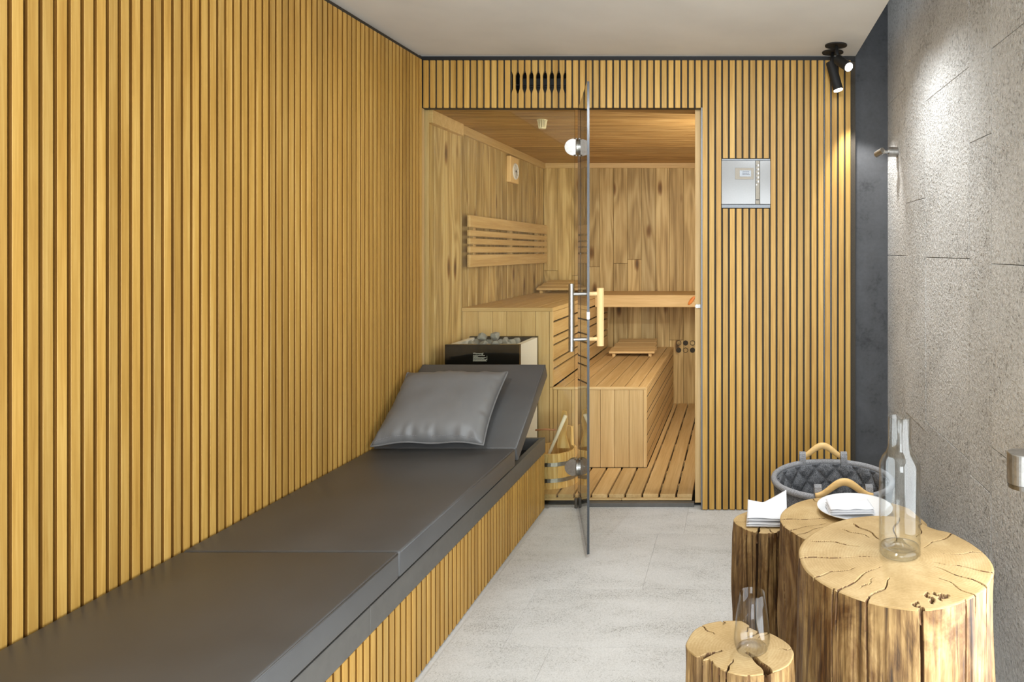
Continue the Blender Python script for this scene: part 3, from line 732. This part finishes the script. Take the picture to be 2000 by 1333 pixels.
# head rests: three slats on curved bearers
def headrest(label, x0, x1, y0, y1, z, rise):
    t = thing('headrest', label, 'headrest', ((x0+x1)/2, (y0+y1)/2, z), 'slatted headrests on the sauna benches')
    a = math.atan2(rise, y1-y0); n = 3; wd_ = (y1-y0)/math.cos(a)/n
    for i in range(n):
        s = (i+.5)*wd_
        link('slat', boxmesh((x1-x0-(.02*i), wd_-.008, .016), .002, 'slat', M['sauna_x']), None,
             ((x0+x1)/2, y0+s*math.cos(a), z+.032+s*math.sin(a)), t, (a, 0, 0))
    for xx in (x0+.035, x1-.035):
        bm = bmesh.new(); extr(bm, [(y0+.012, z+.0005), (y0+.035, z+.0005), (y1-.02, z+rise-.012), (y1-.02, z+rise+.013), (y0+.012, z+.021)], 0, -.011, .011)
        link('bearer', finish(bm, 'bearer'), M['sauna_y'], (xx, 0, 0), t)
        board('foot', (xx-.011, y1-.05, z+.0005), (xx+.011, y1-.022, z+rise-.02), M['sauna'], t)
headrest('slatted wooden headrest on the high sauna bench under the backrest', -1.575, -1.20, 5.565, 5.86, UZ, .055)
headrest('slatted wooden headrest on the low sauna bench', -.965, -.622, 5.335, 5.74, LZ, .050)

# heater
ht = thing('sauna_heater', 'black and white sauna heater with open stone tray behind the glass', 'heater', (-1.345, 3.94, DZ))
HZ = H(-.491)
board('front_panel', (-1.541, 3.745, H(-.62)), (-1.149, 3.775, HZ), M['black_gloss'], ht, bev=.001)
board('lower_front_panel', (-1.541, 3.748, .20), (-1.149, 3.775, H(-.6215)), M['black_gloss'], ht, bev=.001)
board('back_panel', (-1.548, 4.105, .20), (-1.157, 4.134, HZ), M['black_gloss'], ht, bev=.001)
for xa in (-1.541, -1.185): board('side_panel', (xa, 3.7755, .20), (xa+.030, 4.1045, HZ-.006), M['white'], ht, bev=.001)
board('tray_floor', (-1.5105, 3.7755, H(-.60)), (-1.1855, 4.1045, H(-.585)), M['black'], ht, bev=0)
board('inner_lining', (-1.510, 4.085, H(-.584)), (-1.186, 4.1045, HZ-.004), M['black'], ht, bev=0)
for xa in (-1.52, -1.20):
    for ya in (3.80, 4.07): board('leg', (xa, ya, DZ+.0005), (xa+.025, ya+.025, .1995), M['black'], ht)
board('heater_base', (-1.5105, 3.7755, .2005), (-1.1855, 4.1045, .215), M['black'], ht, bev=0)
def text_mesh(s, size):
    cu = bpy.data.curves.new('warning_text', 'FONT'); cu.body = s; cu.size = size; cu.extrude = .0002
    o = bpy.data.objects.new('tmp', cu); C.objects.link(o); bpy.context.view_layer.update()
    me = bpy.data.meshes.new_from_object(o.evaluated_get(bpy.context.evaluated_depsgraph_get()))
    bpy.data.objects.remove(o); return me
tx = text_mesh('Warnung!', .0135); tx.materials.clear()
link('warning_text', tx, M['label_ink'], (-1.392, 3.7444, H(-.5425)), ht, (PI/2, 0, 0))
bm = bmesh.new(); random.seed(9)
for r in range(6):
    x, xe = 0, random.uniform(.056, .068) if r != 1 else .022
    while x < xe:
        ww = random.uniform(.003, .009); bx(bm, (x+ww/2, 0, -r*.0052), (ww, .0004, .0023)); x += ww+.0012
bx(bm, (.073, 0, -.013), (.0012, .0004, .024)); bx(bm, (.036, 0, -.0295), (.074, .0004, .001))
o = link('small_print', finish(bm, 'small_print'), M['label_ink'], (-1.392, 3.7446, H(-.549)), ht); o['kind'] = 'stuff'
random.seed(21)
rm = []
for k in range(4):
    bm = bmesh.new(); bmesh.ops.create_icosphere(bm, subdivisions=2, radius=1)
    for v in bm.verts: v.co *= 1+.26*noise.noise(v.co*1.3+Vector((k*7, 0, 0)))+.20*noise.noise(v.co*3.1+Vector((k*3, 5, 0)))
    for q in range(11):
        d = Vector((random.gauss(0, 1), random.gauss(0, 1), random.gauss(0, 1))).normalized(); lim = random.uniform(.62, .86)
        for v in bm.verts:
            e_ = v.co.dot(d)-lim
            if e_ > 0: v.co -= d*e_
    me = finish(bm, 'heater_stone'); me.materials.append(M['rock']); rm.append(me)
spots_ = [(-1.472+.062*i, 3.820+.075*j, H(-.5525)) for i in range(5) for j in range(4)] + [(-1.441+.064*i, 3.858+.078*j, H(-.509)) for i in range(4) for j in range(3)] + [(-1.405, 3.91, H(-.473)), (-1.338, 3.92, H(-.469))]
for k, p in enumerate(spots_):
    o = link('heater_stone', rm[k % 4], None, p, None, (random.uniform(0, 6), random.uniform(0, 6), random.uniform(0, 6)))
    s = random.uniform(.0265, .0285); o.scale = (s*1.08, s, s*.95)
    lab = 'rough grey stone in the tray of the sauna heater'
    if k == 32: lab = 'rough grey stone at the very top of the heater heap, nearer the slatted wall'
    if k == 33: lab = 'rough grey stone at the very top of the heater heap, nearer the glass door'
    tag(o, lab, 'stone', 'stones heaped in the sauna heater')

# bucket with tall ear, and the ladle
bc = Vector((-1.005, 3.895, DZ+.001)); bk = thing('sauna_bucket', 'pine sauna bucket with two steel bands on the duckboard behind the glass', 'bucket', bc)
NS = 16
for s in range(NS):
    bm = bmesh.new(); a0, a1 = 2*PI*s/NS+.004, 2*PI*(s+1)/NS-.004
    tall = .0 if s != 2 else .10
    vs = []
    for z, r in ((0, .134), (.182+tall, .122)):
        for rr in (r, r-.014):
            for a in (a0, (a0+a1)/2, a1): vs.append(bm.verts.new((rr*math.cos(a), rr*math.sin(a), z)))
    o0, i0, o1, i1 = vs[0:3], vs[3:6], vs[6:9], vs[9:12]
    for A, B in ((o0, o1), (i0, i1), (o0, i0), (o1, i1)):
        for k in range(2): bm.faces.new((A[k], A[k+1], B[k+1], B[k]))
    for k in (0, 2): bm.faces.new((o0[k], i0[k], i1[k], o1[k]))
    link('stave', finish(bm, 'stave'), M['pine'], bc, bk)
for zc, r in ((.045, .1318), (.128, .1264)):
    bm = bmesh.new(); lathe(bm, [(r, -.010), (r+.0016, -.010), (r+.0004, .010), (r-.0012, .010)], 48, close=True)
    link('band', finish(bm, 'band', False), M['steel'], bc+Vector((0, 0, zc)), bk)
bm = bmesh.new(); lathe(bm, [(0, .012), (.118, .012), (.118, .002), (0, .002)], 32); link('bottom', finish(bm, 'bottom'), M['pine'], bc, bk)
ld = thing('ladle', 'pale wooden ladle standing in the sauna bucket', 'ladle', bc+Vector((0, 0, .014)))
bm = bmesh.new(); A = bc+Vector((-.055, -.03, .075)); B = bc+Vector((.075, -.045, .372))
tube(bm, [A-bc, (A+B)/2-bc, B-bc], [.011, .011, .013], 8, flat=.8); link('ladle_handle', finish(bm, 'ladle_handle', True), M['pale_wood'], bc, ld)
bm = bmesh.new()
for pts in ([(.060, -.060), (.086, -.055), (.094, -.005), (.083, .055), (.104, .118), (.028, .118), (.040, .03)],):
    extr(bm, [(-.02+u*.9, .30-v*1.15) for u, v in pts], 1, -.007, .007)
link('paddle', finish(bm, 'paddle'), M['pine'], bc+Vector((.012, .0, .02)), ld)
bm = bmesh.new(); lathe(bm, [(0, 0), (.04, .004), (.046, .055), (.043, .055), (.037, .008), (0, .004)], 24)
link('scoop', finish(bm, 'scoop'), M['pine'], bc+Vector((-.055, -.035, .014)), ld)
bm = bmesh.new(); tube(bm, [(-.09, 0, 0), (-.04, 0, .004), (.02, 0, .001)], .005); link('peg', finish(bm, 'peg', True), M['pink_rope'], bc+Vector((.0, -.04, .292)), ld)

# ---------------------------------------------------------------- ceiling spotlights
def spotlight(label, cx, cy, head, tip, lens_r, with_arm=True):
    t = thing('spotlight', label, 'spotlight', (cx, cy, H(.99)), 'black recessed spotlights in the ceiling corner')
    bm = bmesh.new(); lathe(bm, [(.0, -.003), (.036, -.003), (.040, -.006), (.053, -.006), (.053, -.0005), (0, -.0005)], 40)
    link('ceiling_rim', finish(bm, 'ceiling_rim'), M['black'], (cx, cy, H(.996)), t)
    h, p = Vector(head), Vector(tip); d = (p-h).normalized()
    c0 = Vector((cx, cy, H(.994)))
    bm = bmesh.new(); tube(bm, [(0, 0, -.004), (h-c0)*.5+Vector((0, 0, -.006)), h-c0+d*.02], .009, 8); link('arm', finish(bm, 'arm', True), M['black'], c0, t)
    bm = bmesh.new(); cyl(bm, h-c0, p-c0, .0245, seg=32); link('lamp_head', finish(bm, 'lamp_head'), M['black'], c0, t)
    bm = bmesh.new(); cyl(bm, p-c0+d*.0002, p-c0+d*.002, lens_r, seg=32); link('lens', finish(bm, 'lens'), M['lens'], c0, t)
spotlight('black ceiling spotlight shining toward the room beside the stone wall', .476, 3.425, (.486, 3.425, H(.925)), (.527, 3.358, H(.872)), .0205)
spotlight('black ceiling spotlight aimed down at the end of the slatted wall', .476, 3.545, (.462, 3.515, H(.935)), (.497, 3.497, H(.795)), .0225)

# ---------------------------------------------------------------- coat hook, cylinder fixture on the stone wall
hk = thing('robe_hook', 'brushed steel robe hook high on the far end of the stone wall', 'hook', (WX, 3.44, H(.48)))
hc = Vector((WX-.0012, 3.44, H(.482)))
bm = bmesh.new(); cyl(bm, (0, 0, 0), (-.043, 0, 0), .0245, seg=32); link('hook_base', finish(bm, 'hook_base'), M['steel'], hc, hk)
bm = bmesh.new(); cyl(bm, (-.043, 0, 0), (-.078, 0, 0), .009, seg=16); link('hook_rod', finish(bm, 'hook_rod'), M['steel'], hc, hk)
bm = bmesh.new(); cyl(bm, (-.074, -.018, .004), (-.098, .020, -.010), .0155, seg=24); link('hook_knob', finish(bm, 'hook_knob'), M['steel'], hc, hk)
fx = thing('wall_fixture', 'short brushed steel cylinder with dark hollow underside on the stone wall', 'fixture', (.74, 1.75, H(-.57)))
fc = Vector((.7035, 1.75, H(-.575)))
bm = bmesh.new(); lathe(bm, [(.0335, .003), (.0375, .006), (.0375, .078), (.036, .080), (0, .080)], 40); link('barrel', finish(bm, 'barrel'), M['steel'], fc, fx)
bm = bmesh.new(); lathe(bm, [(.0370, .005), (.0345, -.006), (.030, -.0075), (.027, .004), (0, .02)], 40); link('underside_ring', finish(bm, 'underside_ring'), M['steel_dark'], fc, fx)
bm = bmesh.new(); cyl(bm, (.030, 0, .042), (WX-.0012-fc.x, 0, .042), .018, seg=24); link('wall_mount', finish(bm, 'wall_mount'), M['steel'], fc, fx)

# ---------------------------------------------------------------- felt basket
bz = thing('felt_basket', 'round grey quilted felt basket with two wooden handles behind the log stools', 'basket', (.395, 2.95, 0))
bcen = Vector((.395, 2.95, .002)); RT, RB, BH = .247, .205, .366
bm = bmesh.new(); seg, rows_ = 240, 64
def quilt(a, z):
    u = a*16/(2*PI); v = z/.098
    p, q = (u+v), (u-v)
    dp, dq = abs(p-round(p)), abs(q-round(q))
    d = min(dp, dq)
    return .020*min(1, d/.26)**.5
rr = []
for i in range(rows_+1):
    z = .01+(BH-.012)*i/rows_; R = RB+(RT-RB)*i/rows_
    rr.append([bm.verts.new(((R-.010-quilt(2*PI*k/seg, z))*math.cos(2*PI*k/seg), (R-.010-quilt(2*PI*k/seg, z))*math.sin(2*PI*k/seg), z)) for k in range(seg)])
ro = [[bm.verts.new((R*math.cos(2*PI*k/seg), R*math.sin(2*PI*k/seg), z)) for k in range(seg)] for z, R in ((BH-.002, RT), (.2, RB+(RT-RB)*.55+.004), (0, RB))]
allr = [[None]]+rr+ro
rings = rr+ro
for A, B in zip(rings, rings[1:]):
    for k in range(seg): bm.faces.new((A[k], A[(k+1) % seg], B[(k+1) % seg], B[k]))
bm.faces.new(rings[0]); bm.faces.new(rings[-1])
link('quilted_body', finish(bm, 'quilted_body', True), M['felt'], bcen, bz)
bm = bmesh.new(); tube(bm, [((RT-.004)*math.cos(2*PI*k/96), (RT-.004)*math.sin(2*PI*k/96), BH+.003) for k in range(96)], .0125, 10, True)
link('rim', finish(bm, 'rim', True), M['felt_light'], bcen, bz)
def basket_handle(ya, lean):
    hw = .092 if ya > 0 else .098; z0 = BH+.034; c0 = bcen + Vector((-.012 if ya > 0 else .012, 0, 0))
    pts = []
    for k in range(25):
        t = -1+2*k/24; s = .5+.5*math.cos(PI*t)
        pts.append((t*(hw+.012), 0, z0-.012+.052*s**1.1))
    bm = bmesh.new(); tube(bm, pts, [.0105+.0045*math.cos(PI*(-1+2*k/24)/2)**2 for k in range(25)], 10, flat=.85, up=Vector((0, 1, 0)))
    yy = ya*(RT-.002); link('handle', finish(bm, 'handle', True), M['basket_wood'], c0+Vector((0, yy, 0 if ya > 0 else -.004)), bz)
    for sx in (-1, 1):
        bm = bmesh.new(); loop = []
        x = sx*hw; yb = ya*(math.sqrt(max(0, (RT-.004)**2-x*x))-(RT-.002))
        for k in range(14):
            a = 2*PI*k/14; loop.append((yb+(.0185)*math.cos(a)*1.0, (BH+.012)+.042*math.sin(a)))
        extr(bm, loop, 0, x-.014, x+.014)
        link('felt_loop', finish(bm, 'felt_loop'), M['felt_light'], c0+Vector((0, yy, 0)), bz)
basket_handle(1, 0); basket_handle(-1, 0)

# ---------------------------------------------------------------- log stools
def unproj(px, h):
    out = []
    for x, y in px:
        Y = h*1388/(y-492); out.append(Vector(((x-1440)/1388*Y, Y)))
    return out
def polar(pts, c, n):
    """Radius of the closed outline PTS about C at n angles, smoothed between the given points."""
    ar = sorted(((math.atan2((p-c).y, (p-c).x) % (2*PI), (p-c).length) for p in pts))
    res = []
    for k in range(n):
        a = 2*PI*k/n
        j = 0
        while j < len(ar) and ar[j][0] < a: j += 1
        a1, r1 = ar[j % len(ar)]; a0, r0 = ar[j-1]
        if j == 0: a0 -= 2*PI
        if j == len(ar): a1 += 2*PI
        t = (a-a0)/max(1e-6, a1-a0); res.append(r0+(r1-r0)*t)
    for _ in range(n//200):
        res = [(res[k-1]+2*res[k]+res[(k+1) % n])/4 for k in range(n)]
    return res
def log_stool(label, h, outline, cracks, seed, flare=.04, knot=None):
    """CRACKS: (angle, from, to as shares of the radius, width, depth, length down the side, bend)"""
    pts = unproj(outline, h); c = sum(pts, Vector((0, 0)))/len(pts); n = 1200; R = polar(pts, c, n); top = EYE-h
    t = thing('log_stool', label, 'stool', (c.x, c.y, 0), 'oak log stools in front of the stone wall')
    def cut(a, r, rf):
        d = 0
        for (ca, f0, f1, wd_, dp, sl, bend) in cracks:
            if not (f0 <= rf <= f1): continue
            tt = (rf-f0)/max(.01, f1-f0)
            ac = ca + bend*(tt-.5) + .035*math.sin(tt*9+ca*7)*(1-tt*.5)
            da = abs((a-ac+PI) % (2*PI)-PI)*r
            ww = 1.35*wd_*(.40+.60*tt)*min(1, (1-tt)*8+(.35 if sl == 0 else 1))
            if da < ww: d = max(d, dp*(1-(da/ww)**2)**.5)
        return d
    bm = bmesh.new(); nr = 56; rings = []; deep = {}
    for i in range(1, nr+1):
        rf = i/nr; ring = []
        for k in range(n):
            a = 2*PI*k/n; r = R[k]*rf
            dcut = cut(a, r, rf); z = top - dcut - (.0022 if i == nr else 0) + .0010*noise.noise(Vector((r*math.cos(a)*14, r*math.sin(a)*14, seed)))
            rr_ = r - (0 if i < nr else .001)
            ring.append(bm.verts.new((rr_*math.cos(a), rr_*math.sin(a), z)))
            if dcut > .0022: deep[ring[-1]] = 1
        rings.append(ring)
    cv = bm.verts.new((0, 0, top))
    for k in range(n): bm.faces.new((cv, rings[0][k], rings[0][(k+1) % n]))
    for A, B in zip(rings, rings[1:]):
        for k in range(n):
            q = (A[k], B[k], B[(k+1) % n], A[(k+1) % n]); f = bm.faces.new(q)
            if sum(v in deep for v in q) >= 2: f.material_index = 1
    link('cut_face', finish(bm, 'cut_face', True), (M['endgrain'], M['crack']), (c.x, c.y, 0), t)
    bm = bmesh.new(); m = 44; rings = []; deep = {}
    for j in range(m+1):
        tz = j/m; z = top*(1-tz); ring = []
        for k in range(n):
            a = 2*PI*k/n
            u = Vector((math.cos(a), math.sin(a), 0))
            g = noise.noise(u*3.2+Vector((seed, 0, tz*1.1)))*.014 + noise.noise(u*13+Vector((0, seed, tz*1.8)))*.0055 + noise.noise(u*38+Vector((seed, seed, tz*3)))*.0022
            e = min(1, tz*9)
            r = R[k]*(1+flare*(tz**2)) - .001 + g*e*min(1, .35+tz)
            dc = 0
            for (ca, f0, f1, wd_, dp, sl, bend) in cracks:
                if f1 < .99 or sl <= 0 or tz > sl: continue
                ac = ca+bend*.5+.035*math.sin(9+ca*7)*.5 + .05*math.sin(tz*5+ca*3)*tz
                da = abs((a-ac+PI) % (2*PI)-PI)*r; ww = wd_*(1-.6*(tz/sl)**2)*1.05
                if da < ww: dc = max(dc, dp*(1-(da/ww)**2)**.5)
            dk = dc > .003
            if knot:
                da = abs((a-knot[0]+PI) % (2*PI)-PI)*r; q = math.hypot(da, z-knot[1])/knot[2]
                if q < 1: dc += .016*(1-q*q)
            r -= dc*.8
            zz = z
            if j == 0: zz = top-.0022-min(dc, .03)*.9
            ring.append(bm.verts.new((r*u.x, r*u.y, zz)))
            if dk: deep[ring[-1]] = 1
        rings.append(ring)
    for A, B in zip(rings, rings[1:]):
        for k in range(n):
            q = (A[k], A[(k+1) % n], B[(k+1) % n], B[k]); f = bm.faces.new(q)
            if sum(v in deep for v in q) >= 2: f.material_index = 1
    bm.faces.new(rings[-1])
    link('trunk', finish(bm, 'trunk', True), (M['bark'], M['crack']), (c.x, c.y, 0), t)
    return c, top
def D(x): return math.radians(x)
A_px = [(1560, 1074), (1570, 1055), (1595, 1037), (1622, 1022.5), (1663, 1012), (1707, 1008), (1751.6, 1009), (1784, 1016), (1816, 1030), (1831, 1035), (1854.7, 1040), (1881, 1053),
        (1908, 1069.7), (1928, 1087), (1940, 1105), (1942.5, 1117), (1937, 1131.6), (1913.7, 1159.6), (1887, 1174), (1854.7, 1186), (1816.4, 1193), (1772, 1192.6), (1736.8, 1187.6),
        (1692.6, 1177), (1648.4, 1161), (1604, 1140), (1574.7, 1117), (1563, 1096)]
cA, topA = log_stool('largest log stool, with the glass carafe on its cracked top', .748, A_px,
    [(D(180), .25, 1, .0022, .018, .12, .05), (D(150), .45, .92, .0026, .015, 0, .15), (D(205), .55, 1, .0014, .012, .1, 0), (D(222), .3, 1, .0018, .014, .15, .1), (D(243), .5, 1, .0016, .012, .06, -.12),
     (D(265), .86, 1, .0035, .03, .95, .05), (D(274), .72, .9, .004, .02, 0, 0), (D(280), .74, .88, .003, .02, 0, 0), (D(284), .8, .87, .007, .02, 0, 0), (D(318), .4, 1, .0020, .015, .3, -.08),
     (D(338), .35, 1, .0018, .014, .25, -.06), (D(8), .5, 1, .0012, .010, 0, 0), (D(40), .4, 1, .0018, .014, 0, 0), (D(62), .6, 1, .0016, .014, 0, .1), (D(82), .35, 1, .0018, .014, .1, -.12), (D(108), .4, .85, .0026, .015, 0, .1),
     (D(120), .5, .8, .0016, .012, 0, .2), (D(232), .55, .8, .001, .008, 0, 0), (D(300), .55, 1, .0012, .01, .08, 0), (D(240), .99, 1, .0022, .012, .7, 0), (D(222), .99, 1, .002, .012, .55, 0), (D(292), .99, 1, .0018, .012, .6, 0)], 1.7)
B_px = [(1523, 1016), (1528, 1000), (1548, 986), (1576, 976), (1616, 971), (1656, 971), (1704, 976), (1748, 985), (1776, 994), (1792, 1008), (1811, 1024), (1810, 1036), (1785, 1050), (1740, 1060), (1690, 1064), (1630, 1062), (1572, 1054), (1548, 1040), (1532, 1030)]
cB, topB = log_stool('middle log stool, with the white plate on top, below the basket', .845, B_px,
    [(D(182), .3, 1, .0022, .016, .2, .03), (D(205), .4, 1, .0014, .012, .1, 0), (D(216), .45, 1, .0014, .012, .3, 0), (D(120), .6, 1, .0014, .012, 0, 0), (D(100), .75, 1, .002, .014, 0, 0), (D(78), .7, 1, .0014, .012, 0, 0), (D(40), .5, 1, .002, .014, 0, 0), (D(195), .99, 1, .0022, .012, .8, 0), (D(228), .99, 1, .0025, .014, .9, 0)], 5.2, .012, (D(236), .23, .03))
C_px = [(1432, 1016), (1440, 1008), (1452, 1003), (1480, 997), (1505, 997), (1521, 1003), (1527, 1012), (1527, 1027), (1524, 1036), (1516, 1041), (1498, 1042.5), (1476, 1041), (1448, 1030), (1434, 1021)]
cC, topC = log_stool('narrow log stool, with folded white cloths on top, beside the open floor', .93, C_px,
    [(D(266), .35, 1, .0042, .035, .97, -.1), (D(186), .4, 1, .0014, .012, .2, 0), (D(292), .5, 1, .002, .016, .2, 0), (D(238), .99, 1, .0028, .016, .9, 0), (D(252), .99, 1, .0016, .012, .6, 0), (D(285), .99, 1, .002, .014, .9, 0), (D(302), .99, 1, .0034, .02, .97, 0)], 9.1, .015)
D_px = [(1338, 1260), (1344, 1247), (1357, 1230), (1376, 1220), (1397, 1215), (1424, 1213), (1448, 1213.6), (1461, 1221), (1468, 1229), (1474, 1240), (1481, 1234.5), (1499, 1236), (1523, 1247), (1544, 1261.6), (1551.5, 1276),
        (1549, 1287), (1541, 1300), (1525, 1309.6), (1512, 1314), (1488, 1319), (1456, 1321), (1430, 1316), (1409.6, 1309), (1392, 1297), (1384, 1288), (1380.5, 1281), (1377, 1287), (1371, 1291.5), (1360, 1284), (1349, 1276), (1341, 1269)]
cD, topD = log_stool('lowest log stool, two lobed, with the drinking glass on top', .863, D_px,
    [(D(203), .35, 1, .0042, .03, .9, .15), (D(312), .25, 1, .0068, .04, .95, -.25), (D(260), .5, 1, .0022, .016, .5, -.1), (D(132), .6, 1, .0014, .012, .1, 0), (D(105), .85, 1, .0016, .012, .1, 0), (D(70), .7, 1, .0018, .014, .2, 0), (D(52), .5, 1, .0018, .014, .1, -.2),
     (D(357), .75, 1, .0012, .01, .05, 0), (D(38), .6, 1, .0014, .012, .1, 0), (D(228), .95, 1, .003, .02, .9, 0), (D(285), .99, 1, .0022, .014, .6, 0), (D(245), .99, 1, .002, .014, .7, 0)], 13.3)

# ---------------------------------------------------------------- carafe and tumbler
ca = Vector((.4005, 1.752, topA+.0015)); cf = thing('carafe', 'clear glass carafe with narrow neck standing on the largest log stool', 'carafe', ca)
bm = bmesh.new(); lathe(bm, [(.046, .0), (.0505, .006), (.0505, .215), (.049, .226), (.043, .240), (.0335, .252), (.0295, .264), (.0280, .278), (.0280, .338), (.0272, .339), (.0262, .338), (.0262, .278), (.0278, .263), (.032, .251), (.0412, .239), (.047, .226), (.0485, .215), (.0485, .030)], 64)
link('glass_wall', finish(bm, 'glass_wall', True), M['carafe'], ca, cf)
bm = bmesh.new(); lathe(bm, [(0, .010), (.020, .004), (.040, .0), (.0455, .001), (.0478, .006), (.0478, .022), (.043, .021), (.034, .016), (.024, .018), (.014, .028), (.006, .038), (0, .040)], 64)
link('glass_base', finish(bm, 'glass_base', True), M['carafe'], ca, cf)
ta = Vector((.0315, 1.533, topD+.0015)); tg = thing('drinking_glass', 'clear stemless drinking glass on the lowest log stool', 'glass', ta)
bm = bmesh.new(); lathe(bm, [(.0285, .0005), (.0345, .006), (.0385, .018), (.0395, .027), (.0385, .040), (.0345, .075), (.0275, .125), (.0267, .1255), (.0262, .125), (.0333, .075), (.0372, .040), (.0382, .027), (.037, .018), (.033, .009)], 56)
link('glass_wall', finish(bm, 'glass_wall', True), M['tumbler'], ta, tg)
bm = bmesh.new(); lathe(bm, [(0, .0012), (.028, .0006), (.033, .005), (.032, .0085), (.02, .0072), (0, .007)], 56); link('glass_base', finish(bm, 'glass_base', True), M['tumbler'], ta, tg)

# ---------------------------------------------------------------- plate and cloths
pa = Vector((.381, 2.307, topB+.002)); 
bm = bmesh.new(); lathe(bm, [(0, .004), (.070, .004), (.080, .007), (.1185, .0165), (.1215, .018), (.1205, .0145), (.082, .0035), (.070, .0), (0, .0)], 72)
tag(link('plate', finish(bm, 'plate', True), M['porcelain'], pa), 'round white plate on the middle log stool', 'plate')
def cloth(name, label, x0, x1, y0, y1, z, layers, lift, rz, cx=None):
    """A folded cloth: stacked layers joined at the folded left edge, the upper sheet lifting at the back."""
    bm = bmesh.new(); n, mm = 22, 16; th = .0075
    def Z(u, v, base): return base + lift(u, v)
    for ly in range(layers):
        g = []
        for s in (0, 1):
            rows_ = []
            for i in range(n+1):
                r = []
                for j in range(mm+1):
                    u, v = i/n, j/mm
                    sh = .004*ly
                    ed = min(1, min(u, 1-u)*14)**.5*min(1, min(v, 1-v)*12)**.5
                    zc = z + th*(ly+.5) + (lift(u, v) if ly == layers-1 or lift(0, 0) < -9 else lift(u, v)*.25*ly/max(1, layers-1))
                    r.append(bm.verts.new((x0+(x1-x0)*u+sh*(1 if u < .5 else -1)*.3, y0+(y1-y0)*v, zc+(th*.49*(ed if ed > .05 else .05))*(1 if s else -1))))
                rows_.append(r)
            g.append(rows_)
        for s in (0, 1):
            for i in range(n):
                for j in range(mm): bm.faces.new((g[s][i][j], g[s][i+1][j], g[s][i+1][j+1], g[s][i][j+1]))
        for i in range(n):
            for j in (0, mm): bm.faces.new((g[0][i][j], g[0][i+1][j], g[1][i+1][j], g[1][i][j]))
        for j in range(mm):
            for i in (0, n): bm.faces.new((g[0][i][j], g[0][i][j+1], g[1][i][j+1], g[1][i][j]))
    c = Vector(((x0+x1)/2, (y0+y1)/2, z))
    bmesh.ops.translate(bm, vec=-c, verts=bm.verts[:])
    o = link(name, finish(bm, name, True), M['cloth'], c, None, (0, 0, rz))
    return tag(o, label, 'cloth')
zc = topC+.0025
cloth('folded_cloth', 'white folded cloth at the bottom of the small pile on the narrow log stool', .032, .170, 2.385, 2.505, zc, 2, lambda u, v: .0008*math.sin(u*7), D(-2))
cloth('folded_cloth', 'white folded cloth with raised back corners, on top of the narrow log stool pile', .034, .172, 2.388, 2.512, zc+.0185, 2,
      lambda u, v: (v**2)*(.012+.020*max(0, .38-u)+.080*max(0, u-.38)**1.3) + .0015*math.sin(u*6+v*3), D(-2))
pz = pa.z+.0085
cloth('folded_cloth', 'white folded napkin lying on the plate', .288, .432, 2.235, 2.325, pz+.004, 3, lambda u, v: .003*math.sin(u*5+1)*v+.0015*math.sin(u*13), D(3))
